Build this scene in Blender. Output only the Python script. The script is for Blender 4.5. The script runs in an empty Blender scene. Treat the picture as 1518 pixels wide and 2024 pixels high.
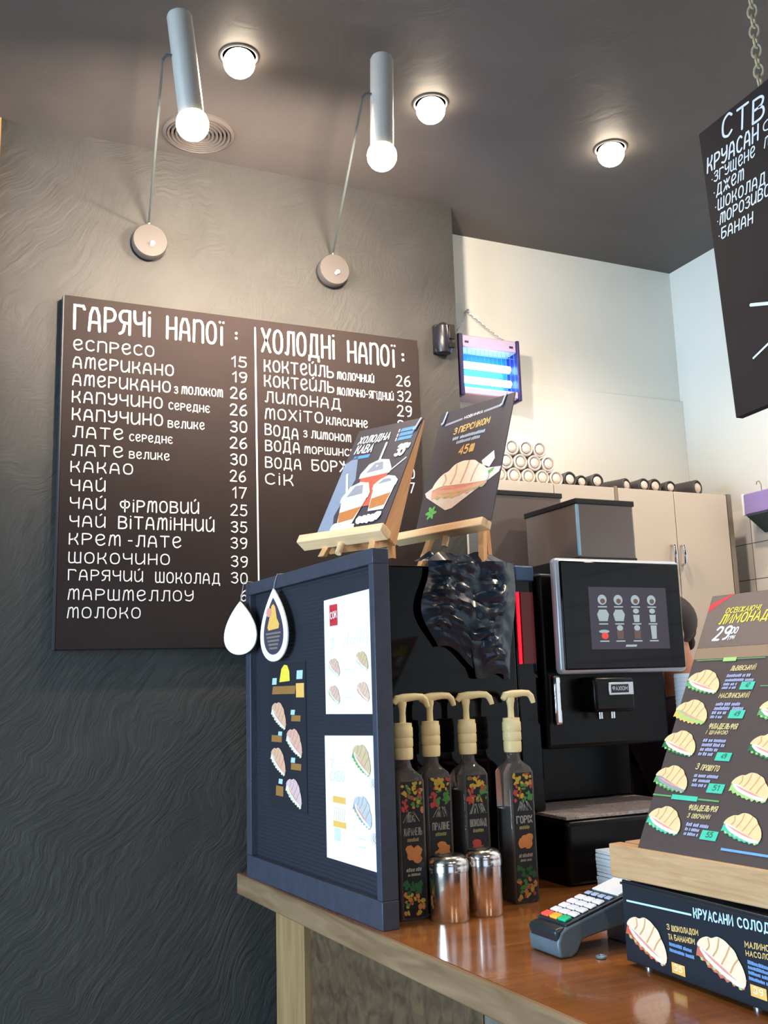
import bpy, bmesh, math, random
from mathutils import Vector, Matrix, noise
random.seed(7)
S = bpy.context.scene
COL = S.collection
PI = math.pi
# ------------------------------------------------------------------ camera, exposure
CAM_H = 1.48
YAW, PITCH, ROLL = math.radians(24.616), math.radians(10.105), math.radians(-1.739)
cam_d = bpy.data.cameras.new('camera'); cam = bpy.data.objects.new('camera', cam_d); COL.objects.link(cam)
fw = Vector((math.sin(YAW)*math.cos(PITCH), math.cos(YAW)*math.cos(PITCH), math.sin(PITCH)))
rt = Vector((math.cos(YAW), -math.sin(YAW), 0)); up = rt.cross(fw)
r2 = rt*math.cos(ROLL) + up*math.sin(ROLL); u2 = r2.cross(fw)
cam.matrix_world = Matrix(((r2.x, u2.x, -fw.x, 0), (r2.y, u2.y, -fw.y, 0), (r2.z, u2.z, -fw.z, CAM_H), (0, 0, 0, 1)))
cam_d.sensor_fit = 'VERTICAL'; cam_d.sensor_height = 36.0; cam_d.lens = 36.0*1950/2024
cam_d.clip_start = 0.05
S.camera = cam
S.view_settings.view_transform = 'Standard'; S.view_settings.look = 'None'
S.view_settings.gamma = 1.0; S.view_settings.use_curve_mapping = False
S.view_settings.exposure = 0.12
# ------------------------------------------------------------------ world and daylight
W = bpy.data.worlds.new('world'); S.world = W; W.use_nodes = True
W.node_tree.nodes['Background'].inputs[0].default_value = (0.55, 0.72, 1.0, 1)
W.node_tree.nodes['Background'].inputs[1].default_value = 1.0
def area(name, loc, rot, sx, sy, power, col):
    d = bpy.data.lights.new(name, 'AREA'); d.shape = 'RECTANGLE'; d.size = sx; d.size_y = sy; d.energy = power; d.color = col
    o = bpy.data.objects.new(name, d); COL.objects.link(o); o.location = loc; o.rotation_euler = rot; return o
# daylight through the two shop windows on the customer side
area('daylight_left_window', (-3.14, 0.85, 1.45), (0, -PI/2, 0), 1.7, 2.5, 260, (0.60, 0.82, 1.0))
area('daylight_front_window', (-0.4, -3.14, 1.5), (PI/2, 0, 0), 2.4, 1.9, 5, (0.72, 0.86, 1.0))
BULB = (1.0, 0.80, 0.62)
def spot(name, loc, power, size, blend, target=None, col=BULB, rad=0.03):
    d = bpy.data.lights.new(name, 'SPOT'); d.energy = power; d.spot_size = math.radians(size); d.spot_blend = blend
    d.color = col; d.shadow_soft_size = rad
    o = bpy.data.objects.new(name, d); COL.objects.link(o); o.location = loc
    dr = (Vector(target) - Vector(loc)) if target else Vector((0, 0, -1))
    o.rotation_euler = dr.to_track_quat('-Z', 'Y').to_euler(); return o
CEIL_P, LAMP_P = 25, 112
# ------------------------------------------------------------------ materials
def lin(c):
    c = c/255.0
    return c/12.92 if c <= 0.04045 else ((c+0.055)/1.055)**2.4
MATS = {}
def M(name, rgb, rough=0.5, metal=0.0, var=0.0, vs=20, bump=0.0, bs=60, trans=0.0, ior=1.45, coat=0.0, emis=0.0, ecol=None, stretch=None, dist=0.0, spec=0.5, detail=4):
    if name in MATS: return MATS[name]
    m = bpy.data.materials.new(name); m.use_nodes = True; nt = m.node_tree; b = nt.nodes['Principled BSDF']
    c = tuple(lin(v) for v in rgb)
    b.inputs['Base Color'].default_value = (*c, 1); b.inputs['Roughness'].default_value = rough; b.inputs['Metallic'].default_value = metal
    b.inputs['Transmission Weight'].default_value = trans; b.inputs['IOR'].default_value = ior; b.inputs['Coat Weight'].default_value = coat
    b.inputs['Coat Roughness'].default_value = 0.08; b.inputs['Specular IOR Level'].default_value = spec
    if emis:
        e = ecol or rgb
        b.inputs['Emission Color'].default_value = (*[lin(v) for v in e], 1); b.inputs['Emission Strength'].default_value = emis
    tc = nt.nodes.new('ShaderNodeTexCoord'); mp = nt.nodes.new('ShaderNodeMapping'); nt.links.new(tc.outputs['Object'], mp.inputs[0])
    if stretch: mp.inputs['Scale'].default_value = stretch
    n = nt.nodes.new('ShaderNodeTexNoise'); n.inputs['Scale'].default_value = vs; n.inputs['Detail'].default_value = detail; n.inputs['Distortion'].default_value = dist
    nt.links.new(mp.outputs[0], n.inputs['Vector'])
    if var:
        r = nt.nodes.new('ShaderNodeValToRGB'); r.color_ramp.elements[0].position = 0.3; r.color_ramp.elements[1].position = 0.7
        r.color_ramp.elements[0].color = (*[v*(1-var) for v in c], 1); r.color_ramp.elements[1].color = (*[min(1, v*(1+var)) for v in c], 1)
        nt.links.new(n.outputs['Fac'], r.inputs[0]); nt.links.new(r.outputs[0], b.inputs['Base Color'])
    if bump:
        n2 = nt.nodes.new('ShaderNodeTexNoise'); n2.inputs['Scale'].default_value = bs; n2.inputs['Detail'].default_value = 6; n2.inputs['Distortion'].default_value = dist
        nt.links.new(mp.outputs[0], n2.inputs['Vector'])
        bp = nt.nodes.new('ShaderNodeBump'); bp.inputs['Strength'].default_value = bump; bp.inputs['Distance'].default_value = 0.01
        nt.links.new(n2.outputs['Fac'], bp.inputs['Height']); nt.links.new(bp.outputs[0], b.inputs['Normal'])
    MATS[name] = m; return m
def plaster(name, rgb, strength):
    m = M(name, rgb, 0.62, var=0.10, vs=5, dist=1.5)
    nt = m.node_tree; b = nt.nodes['Principled BSDF']; tc = nt.nodes.new('ShaderNodeTexCoord')
    big = nt.nodes.new('ShaderNodeTexNoise'); big.inputs['Scale'].default_value = 2.3; big.inputs['Detail'].default_value = 3; big.inputs['Distortion'].default_value = 0.6
    mixv = nt.nodes.new('ShaderNodeVectorMath'); mixv.operation = 'MULTIPLY_ADD'; mixv.inputs[1].default_value = (0.3, 0.3, 0.3)
    nt.links.new(tc.outputs['Object'], big.inputs['Vector']); nt.links.new(big.outputs['Color'], mixv.inputs[0]); nt.links.new(tc.outputs['Object'], mixv.inputs[2])
    mr = nt.nodes.new('ShaderNodeMapping'); mr.inputs['Rotation'].default_value = (0, 0.9, 0); mp = nt.nodes.new('ShaderNodeMapping'); mp.inputs['Scale'].default_value = (4.5, 4.5, 26)
    nt.links.new(mixv.outputs[0], mr.inputs[0]); nt.links.new(mr.outputs[0], mp.inputs[0])
    st = nt.nodes.new('ShaderNodeTexNoise'); st.inputs['Scale'].default_value = 2.2; st.inputs['Detail'].default_value = 7; st.inputs['Roughness'].default_value = 0.6
    nt.links.new(mp.outputs[0], st.inputs['Vector'])
    bp = nt.nodes.new('ShaderNodeBump'); bp.inputs['Strength'].default_value = strength; bp.inputs['Distance'].default_value = 0.012
    nt.links.new(st.outputs['Fac'], bp.inputs['Height']); nt.links.new(bp.outputs[0], b.inputs['Normal'])
    return m
def wood(name, c1, c2, rough, axis, scale=6.0, coat=0.0):
    m = M(name, c1, rough, coat=coat); nt = m.node_tree; b = nt.nodes['Principled BSDF']
    tc = nt.nodes.new('ShaderNodeTexCoord'); mp = nt.nodes.new('ShaderNodeMapping'); sc = [14, 14, 14]; sc[axis] = 1.2
    mp.inputs['Scale'].default_value = sc; nt.links.new(tc.outputs['Object'], mp.inputs[0])
    n = nt.nodes.new('ShaderNodeTexNoise'); n.inputs['Scale'].default_value = scale; n.inputs['Detail'].default_value = 6; n.inputs['Distortion'].default_value = 0.8
    nt.links.new(mp.outputs[0], n.inputs['Vector'])
    r = nt.nodes.new('ShaderNodeValToRGB'); r.color_ramp.elements[0].position = 0.32; r.color_ramp.elements[1].position = 0.68
    r.color_ramp.elements[0].color = (*[lin(v) for v in c2], 1); r.color_ramp.elements[1].color = (*[lin(v) for v in c1], 1)
    nt.links.new(n.outputs['Fac'], r.inputs[0]); nt.links.new(r.outputs[0], b.inputs['Base Color'])
    bp = nt.nodes.new('ShaderNodeBump'); bp.inputs['Strength'].default_value = 0.15; bp.inputs['Distance'].default_value = 0.002
    nt.links.new(n.outputs['Fac'], bp.inputs['Height']); nt.links.new(bp.outputs[0], b.inputs['Normal'])
    return m
def ribbed(name, rgb, axis_scale):
    m = M(name, rgb, 0.45); nt = m.node_tree; b = nt.nodes['Principled BSDF']
    tc = nt.nodes.new('ShaderNodeTexCoord'); w = nt.nodes.new('ShaderNodeTexWave'); w.bands_direction = 'Z'; w.inputs['Scale'].default_value = axis_scale
    w.inputs['Distortion'].default_value = 2.5; w.inputs['Detail'].default_value = 3; nt.links.new(tc.outputs['Object'], w.inputs['Vector'])
    bp = nt.nodes.new('ShaderNodeBump'); bp.inputs['Strength'].default_value = 0.5; bp.inputs['Distance'].default_value = 0.002
    nt.links.new(w.outputs['Fac'], bp.inputs['Height']); nt.links.new(bp.outputs[0], b.inputs['Normal'])
    return m
def tiled(name, rgb, grout, sx, sz, ox, oz, plane='YZ', off=0.5):
    m = M(name, rgb, 0.18); nt = m.node_tree; b = nt.nodes['Principled BSDF']
    tc = nt.nodes.new('ShaderNodeTexCoord'); sp = nt.nodes.new('ShaderNodeSeparateXYZ'); cb = nt.nodes.new('ShaderNodeCombineXYZ')
    nt.links.new(tc.outputs['Object'], sp.inputs[0])
    a0, a1 = {'YZ': ('Y', 'Z'), 'XZ': ('X', 'Z'), 'XY': ('X', 'Y')}[plane]
    for k, a, o_ in ((0, a0, ox), (1, a1, oz)):
        ad = nt.nodes.new('ShaderNodeMath'); ad.operation = 'SUBTRACT'; ad.inputs[1].default_value = o_
        nt.links.new(sp.outputs[a], ad.inputs[0]); nt.links.new(ad.outputs[0], cb.inputs[k])
    br = nt.nodes.new('ShaderNodeTexBrick'); br.offset = off; br.inputs['Scale'].default_value = 1.0; br.inputs['Brick Width'].default_value = sx
    br.inputs['Row Height'].default_value = sz; br.inputs['Mortar Size'].default_value = 0.0015; br.inputs['Mortar Smooth'].default_value = 0.1
    br.inputs['Color1'].default_value = (*[lin(v) for v in rgb], 1); br.inputs['Color2'].default_value = (*[lin(v*0.985) for v in rgb], 1); br.inputs['Mortar'].default_value = (*[lin(v) for v in grout], 1)
    nt.links.new(cb.outputs[0], br.inputs['Vector']); nt.links.new(br.outputs['Color'], b.inputs['Base Color'])
    return m
# ------------------------------------------------------------------ object helpers
def tag(o, label=None, cat=None, group=None, kind=None):
    if label: o['label'] = label
    if cat: o['category'] = cat
    if group: o['group'] = group
    if kind: o['kind'] = kind
    return o
def thing(name, label, cat, loc=(0, 0, 0), rot=(0, 0, 0), group=None):
    o = bpy.data.objects.new(name, None); COL.objects.link(o); o.location = loc; o.rotation_euler = rot; o.empty_display_size = 0.05
    return tag(o, label, cat, group)
def copy_tree(o, parent=None):
    c = o.copy(); COL.objects.link(c); c.parent = parent
    for ch in list(o.children): copy_tree(ch, c)
    return c
class MB:
    def __init__(s): s.bm = bmesh.new(); s.mi = 0; s.sm = True
    def _f(s, vs, smooth=None):
        try: f = s.bm.faces.new(vs)
        except ValueError: return None
        f.material_index = s.mi; f.smooth = s.sm if smooth is None else smooth; return f
    def box(s, a, b, rz=0, piv=None, mat=None):
        x0, y0, z0 = a; x1, y1, z1 = b; P = [Vector((x, y, z)) for z in (z0, z1) for x, y in ((x0, y0), (x1, y0), (x1, y1), (x0, y1))]
        if rz:
            pv = Vector(piv or ((x0+x1)/2, (y0+y1)/2, 0)); R = Matrix.Rotation(rz, 3, 'Z'); P = [R @ (p-pv)+pv for p in P]
        if mat: P = [mat @ p for p in P]
        v = [s.bm.verts.new(p) for p in P]
        for q in ((3, 2, 1, 0), (4, 5, 6, 7), (0, 1, 5, 4), (1, 2, 6, 5), (2, 3, 7, 6), (3, 0, 4, 7)): s._f([v[i] for i in q], False)
        return s
    def ring(s, c, ax, r, n, e=None):
        ax = ax.normalized(); t = Vector((0, 0, 1)) if abs(ax.z) < 0.9 else Vector((1, 0, 0)); a = ax.cross(t).normalized(); b = ax.cross(a)
        return [s.bm.verts.new(c+a*(r*math.cos(2*PI*i/n))+b*(r*math.sin(2*PI*i/n))) for i in range(n)]
    def rings(s, rs, cap0=True, cap1=True):
        n = len(rs[0])
        for A, B in zip(rs, rs[1:]):
            for i in range(n): s._f([A[i], A[(i+1) % n], B[(i+1) % n], B[i]])
        if cap0: s._f(rs[0][::-1], False)
        if cap1: s._f(rs[-1], False)
        return s
    def cyl(s, p0, p1, r0, r1=None, n=24, cap0=True, cap1=True):
        p0, p1 = Vector(p0), Vector(p1); r1 = r0 if r1 is None else r1
        return s.rings([s.ring(p0, p1-p0, r0, n), s.ring(p1, p1-p0, r1, n)], cap0, cap1)
    def lathe(s, prof, c=(0, 0, 0), ax=(0, 0, 1), n=28, cap0=True, cap1=True):
        c, ax = Vector(c), Vector(ax).normalized()
        return s.rings([s.ring(c+ax*h, ax, max(r, 1e-4), n) for r, h in prof], cap0, cap1)
    def tube(s, pts, r, n=8, caps=True):
        pts = [Vector(p) for p in pts]; rs = []; prev = None
        for i, p in enumerate(pts):
            d = (pts[min(i+1, len(pts)-1)]-pts[max(i-1, 0)]).normalized()
            if prev is None:
                t = Vector((0, 0, 1)) if abs(d.z) < 0.9 else Vector((1, 0, 0)); a = d.cross(t).normalized()
            else: a = (prev-d*prev.dot(d)).normalized()
            prev = a; b = d.cross(a); rr = r[i] if isinstance(r, (list, tuple)) else r
            rs.append([s.bm.verts.new(p+a*(rr*math.cos(2*PI*k/n))+b*(rr*math.sin(2*PI*k/n))) for k in range(n)])
        return s.rings(rs, caps, caps)
    def sphere(s, c, r, n=16, m=10, sc=(1, 1, 1)):
        c = Vector(c); rs = []
        for j in range(1, m):
            t = PI*j/m; rs.append([s.bm.verts.new(c+Vector((r*sc[0]*math.sin(t)*math.cos(2*PI*i/n), r*sc[1]*math.sin(t)*math.sin(2*PI*i/n), -r*sc[2]*math.cos(t)))) for i in range(n)])
        a = s.bm.verts.new(c-Vector((0, 0, r*sc[2]))); b = s.bm.verts.new(c+Vector((0, 0, r*sc[2])))
        s.rings(rs, False, False)
        for i in range(n): s._f([a, rs[0][(i+1) % n], rs[0][i]]); s._f([b, rs[-1][i], rs[-1][(i+1) % n]])
        return s
    def prism(s, pts, d):
        A = [s.bm.verts.new(Vector(p)) for p in pts]; B = [s.bm.verts.new(Vector(p)+Vector(d)) for p in pts]; n = len(A)
        s._f(A[::-1], False); s._f(B, False)
        for i in range(n): s._f([A[i], A[(i+1) % n], B[(i+1) % n], B[i]], False)
        return s
    def poly(s, pts): s._f([s.bm.verts.new(Vector(p)) for p in pts], False); return s
    def torus(s, c, R_, r, mat, n=14, m=6, sx=1.0):
        rs = []
        for i in range(n):
            t = 2*PI*i/n; rs.append([s.bm.verts.new(Vector(c)+mat @ Vector(((R_+r*math.cos(2*PI*k/m))*math.cos(t)*sx, (R_+r*math.cos(2*PI*k/m))*math.sin(t), r*math.sin(2*PI*k/m)))) for k in range(m)])
        for i in range(n):
            A, B = rs[i], rs[(i+1) % n]
            for k in range(m): s._f([A[k], A[(k+1) % m], B[(k+1) % m], B[k]])
        return s
    def build(s, name, mats, parent=None, loc=None, bevel=0, seg=2, fix=True, subsurf=0):
        if fix: bmesh.ops.recalc_face_normals(s.bm, faces=s.bm.faces)
        me = bpy.data.meshes.new(name); s.bm.to_mesh(me); s.bm.free(); me.set_sharp_from_angle(angle=math.radians(38))
        for m in (mats if isinstance(mats, (list, tuple)) else [mats]): me.materials.append(m)
        o = bpy.data.objects.new(name, me); COL.objects.link(o)
        if parent: o.parent = parent
        if loc: o.location = loc
        if bevel:
            b = o.modifiers.new('bevel', 'BEVEL'); b.width = bevel; b.segments = seg; b.limit_method = 'ANGLE'; b.angle_limit = math.radians(40)
        if subsurf:
            b = o.modifiers.new('sub', 'SUBSURF'); b.levels = subsurf; b.render_levels = subsurf
        return o
def frame_rot(r, u):
    r = Vector(r).normalized(); u = Vector(u); u = (u-r*u.dot(r)).normalized(); n = r.cross(u)
    return Matrix(((r.x, -n.x, u.x), (r.y, -n.y, u.y), (r.z, -n.z, u.z))).to_euler()
def sign_rot(th, t):
    return frame_rot((math.sin(th), -math.cos(th), 0), Vector((math.cos(th), math.sin(th), 0))*math.sin(t)+Vector((0, 0, math.cos(t))))
# ------------------------------------------------------------------ hand lettering: every glyph is a set of strokes ('~' = smooth)
G = {
'А': '.52|0 0 .06 .7 .16 .97 .34 .97 .45 .7 .5 0;.04 .36 .47 .36', 'Б': '.5|.46 1 0 1 0 0;~0 .56 .3 .57 .48 .44 .5 .2 .36 .02 0 0',
'В': '.5|0 0 0 1;~0 1 .32 .98 .46 .84 .4 .62 .2 .55 0 .54;~.2 .55 .44 .46 .5 .2 .36 .02 0 0', 'Г': '.46|0 0 0 1 .4 1 .46 .88',
'Д': '.6|0 -.16 .02 .02 .58 .02 .6 -.18;.1 .02 .18 1 .5 1 .5 .02', 'Е': '.5|~.03 .46 .3 .52 .46 .68 .42 .92 .24 1 .06 .82 .02 .4 .14 .06 .32 0 .5 .18',
'Є': '.48|~.46 .86 .28 1 .06 .84 .02 .5 .08 .14 .3 0 .48 .14;.04 .5 .34 .5', 'Ж': '.66|0 0 .33 .52 0 1;.66 0 .33 .52 .66 1;.33 0 .33 1',
'З': '.44|~0 .86 .18 1 .4 .92 .38 .66 .14 .54;~.14 .54 .4 .46 .44 .2 .26 0 0 .12', 'И': '.5|~0 1 .0 .3 .1 .02 .3 .04 .48 .34;.5 1 .5 0',
'Й': '.5|~0 1 .0 .3 .1 .02 .3 .04 .48 .34;.5 1 .5 0;.22 1.14 .3 1.26', 'І': '.04|.02 0 .02 .8;.02 1.04 .021 1.04', 'Ї': '.2|.1 0 .1 .82;0 1.06 .001 1.06;.2 1.06 .201 1.06',
'К': '.46|0 0 0 1;~0 .44 .2 .48 .38 .7 .42 1;~.16 .5 .34 .38 .46 0', 'Л': '.5|~0 .05 .1 .02 .15 .3 .18 1;.18 1 .5 1 .5 0',
'М': '.6|0 0 .08 .96;~.06 .72 .18 .99 .3 .86 .32 .06;~.32 .72 .46 .99 .58 .84 .6 0', 'Н': '.48|0 0 0 1;.48 0 .48 1;0 .46 .48 .5',
'О': '.5|~.25 1 .06 .86 0 .5 .06 .12 .25 0 .44 .12 .5 .5 .44 .86 .25 1', 'П': '.5|0 0 .02 1;~.02 .9 .2 1 .4 .98 .5 .8;.5 .8 .5 0', 'Р': '.48|0 0 0 1;~0 1 .34 .98 .48 .78 .4 .54 .16 .46 0 .46',
'С': '.46|~.44 .86 .28 1 .06 .84 0 .5 .06 .14 .28 0 .46 .14', 'Т': '.52|0 1 .52 1;.26 1 .26 0', 'У': '.48|~0 1 .03 .62 .2 .5 .46 .66;~.48 1 .48 .3 .3 0 .04 .08',
'Ф': '.64|.32 0 .32 1.05;~.32 .92 .08 .88 .02 .62 .14 .38 .32 .38 .5 .38 .62 .62 .56 .88 .32 .92', 'Х': '.48|0 0 .48 1;0 1 .48 0', 'Ц': '.54|0 1 0 0 .46 0;.46 1 .46 0 .54 -.16',
'Ч': '.48|~0 1 .02 .62 .16 .48 .46 .56;.48 1 .48 0', 'Ш': '.64|~0 1 .0 .2 .1 .0 .32 .06;~.32 1 .32 .2 .42 0 .64 .06;.64 1 .64 0', 'Щ': '.7|~0 1 .0 .2 .1 .0 .32 .06;~.32 1 .32 .2 .42 0 .64 .02;.64 1 .64 0 .7 -.16',
'Ь': '.48|0 1 0 0;~0 0 .34 .02 .48 .22 .38 .48 0 .5', 'Ю': '.7|0 0 0 1;0 .5 .22 .5;~.46 1 .28 .86 .22 .5 .28 .14 .46 0 .64 .14 .7 .5 .64 .86 .46 1', 'Я': '.48|.48 0 .48 1;~.48 1 .14 .98 0 .78 .08 .54 .3 .48 .48 .48;~.24 .48 .16 .12 0 0',
'0': '.46|~.23 1 .05 .86 0 .5 .05 .12 .23 0 .41 .12 .46 .5 .41 .86 .23 1', '1': '.22|0 .76 .2 1 .2 0', '2': '.48|~0 .82 .14 1 .4 .94 .42 .64 .2 .26 0 0;0 0 .48 0', '3': '.44|~0 .86 .18 1 .4 .92 .38 .66 .14 .54;~.14 .54 .4 .46 .44 .2 .26 0 0 .12',
'4': '.5|.4 0 .4 1 0 .3 .5 .3', '5': '.46|.44 1 .08 1 .04 .58;~.04 .58 .3 .62 .46 .4 .4 .1 .2 0 0 .1', '6': '.46|~.4 1 .14 .8 .0 .4 .08 .06 .28 0 .46 .2 .42 .46 .24 .54 .03 .36', '7': '.46|0 1 .46 1 .16 0',
'8': '.46|~.23 .53 .05 .68 .05 .9 .23 1 .41 .9 .41 .68 .23 .53 .02 .36 .04 .1 .23 0 .42 .1 .44 .36 .23 .53', '9': '.46|~.44 .66 .24 .48 .04 .62 .04 .88 .24 1 .44 .88 .45 .5 .36 .12 .14 0',
':': '.06|.03 .12 .031 .12;.03 .66 .031 .66', '-': '.3|0 .45 .3 .45', '•': '.12|.06 .4 .061 .4', ' ': '.3|'}
GP = {'М': '.62|0 0 0 1 .31 .35 .62 1 .62 0', 'И': '.5|0 1 0 0 .48 1 .48 0', 'Й': '.5|0 1 0 0 .48 1 .48 0;.14 1.2 .34 1.2', 'Е': '.42|.42 1 0 1 0 0 .42 0;0 .52 .36 .52', 'Ш': '.64|0 1 0 0 .62 0 .62 1;.31 0 .31 1',
'І': '.04|.02 0 .02 1', 'А': '.5|0 0 .25 1 .5 0;.1 .34 .4 .34', 'У': '.48|0 1 .25 .42;.48 1 .14 0'}
def catmull(P, k=5):
    out = []
    for i in range(len(P)-1):
        p0 = P[max(i-1, 0)]; p1 = P[i]; p2 = P[i+1]; p3 = P[min(i+2, len(P)-1)]
        if i == 0 and (P[0]-P[-1]).length < 1e-6: p0 = P[-2]
        if i == len(P)-2 and (P[0]-P[-1]).length < 1e-6: p3 = P[1]
        for j in range(k):
            t = j/k; out.append(0.5*((2*p1)+(p2-p0)*t+(2*p0-5*p1+4*p2-p3)*t*t+(3*p1-p0-3*p2+p3)*t**3))
    out.append(P[-1]); return out
def glyph(ch, pr=False):
    w, st = (GP.get(ch) if pr and ch in GP else G[ch]).split('|'); res = []
    for s in st.split(';'):
        if not s: continue
        sm = s[0] == '~'; v = [float(x) for x in s.lstrip('~').split()]; P = [Vector((v[i], v[i+1])) for i in range(0, len(v), 2)]
        res.append(catmull(P) if sm else P)
    return float(w), res
def ribbon(mb, P, w, y):
    """a flat painted stroke in the local x-z plane at depth y"""
    P = [p for i, p in enumerate(P) if i == 0 or (p-P[i-1]).length > 1e-6]
    n = len(P)
    if n > 1 and (P[-1]-P[0]).length > w*0.4:
        L, R_ = [], []
        for i, p in enumerate(P):
            a = (p-P[i-1]).normalized() if i else (P[1]-P[0]).normalized(); b = (P[i+1]-p).normalized() if i < n-1 else a
            t = a+b; t = t.normalized() if t.length > 0.2 else a; nn = Vector((-t.y, t.x)); k = 1/max(0.55, nn.dot(Vector((-a.y, a.x))))
            L.append(p+nn*w*k/2); R_.append(p-nn*w*k/2)
        vl = [mb.bm.verts.new((q.x, y, q.y)) for q in L]; vr = [mb.bm.verts.new((q.x, y, q.y)) for q in R_]
        for i in range(n-1): mb._f([vr[i], vr[i+1], vl[i+1], vl[i]], False)
    elif n > 2:
        L, R_ = [], []
        P = P[:-1] if (P[-1]-P[0]).length < 1e-6 else P; n = len(P)
        for i, p in enumerate(P):
            t = (P[(i+1) % n]-P[i-1]).normalized(); nn = Vector((-t.y, t.x)); L.append(p+nn*w/2); R_.append(p-nn*w/2)
        vl = [mb.bm.verts.new((q.x, y, q.y)) for q in L]; vr = [mb.bm.verts.new((q.x, y, q.y)) for q in R_]
        for i in range(n): j = (i+1) % n; mb._f([vr[i], vr[j], vl[j], vl[i]], False)
        return
    for k, c in enumerate((P[0], P[-1])):
        yy = y-0.00006*(k+1)
        mb._f([mb.bm.verts.new((c.x+w/2*math.cos(2*PI*i/10), yy, c.y+w/2*math.sin(2*PI*i/10))) for i in range(10)], False)
def write(mb, text, x0, z0, x1, z1, h, y=-0.0006, wt=0.13, slant=0.0, jit=0.0, pr=True):
    gs = [glyph(c, pr) for c in text]; gap = 0.24
    tot = sum(g[0] for g in gs)+gap*(len(gs)-1); wt_ = h*wt*(2.4 if text == ':' else 1)
    if len(text) > 2: wt_ = min(wt_, (x1-x0)/max(tot, 0.1)*(0.19 if pr else 0.14))
    sc = (x1-x0-wt_)/max(tot, 0.1) if len(text) > 1 or tot > 0.2 else h
    if len(text) == 1 and text in ':1І-•': sc = min(sc, h)
    cx = 0.0
    for w_, st in gs:
        dy = random.uniform(-jit, jit)*h
        for P in st: ribbon(mb, [Vector((x0+wt_/2+(cx+p.x)*sc+slant*p.y*h, z0+(z1-z0)*cx/max(tot, .1)+p.y*h*0.93+wt_/2+dy)) for p in P], wt_, y)
        cx += w_+gap
def poly2(mb, pts, y): mb.poly([(p[0], y, p[1]) for p in pts])
def rect2(mb, x0, z0, x1, z1, y, sl=0.0): poly2(mb, [(x0, z0), (x1, z0), (x1+sl, z1), (x0+sl, z1)], y)
def blob(cx, cz, rx, rz, n=14, jag=0.0, rot=0.0):
    out = []
    for i in range(n):
        t = 2*PI*i/n; k = 1+(random.uniform(-jag, jag) if jag else 0); a, b = rx*k*math.cos(t), rz*k*math.sin(t)
        out.append((cx+a*math.cos(rot)-b*math.sin(rot), cz+a*math.sin(rot)+b*math.cos(rot)))
    return out
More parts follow.
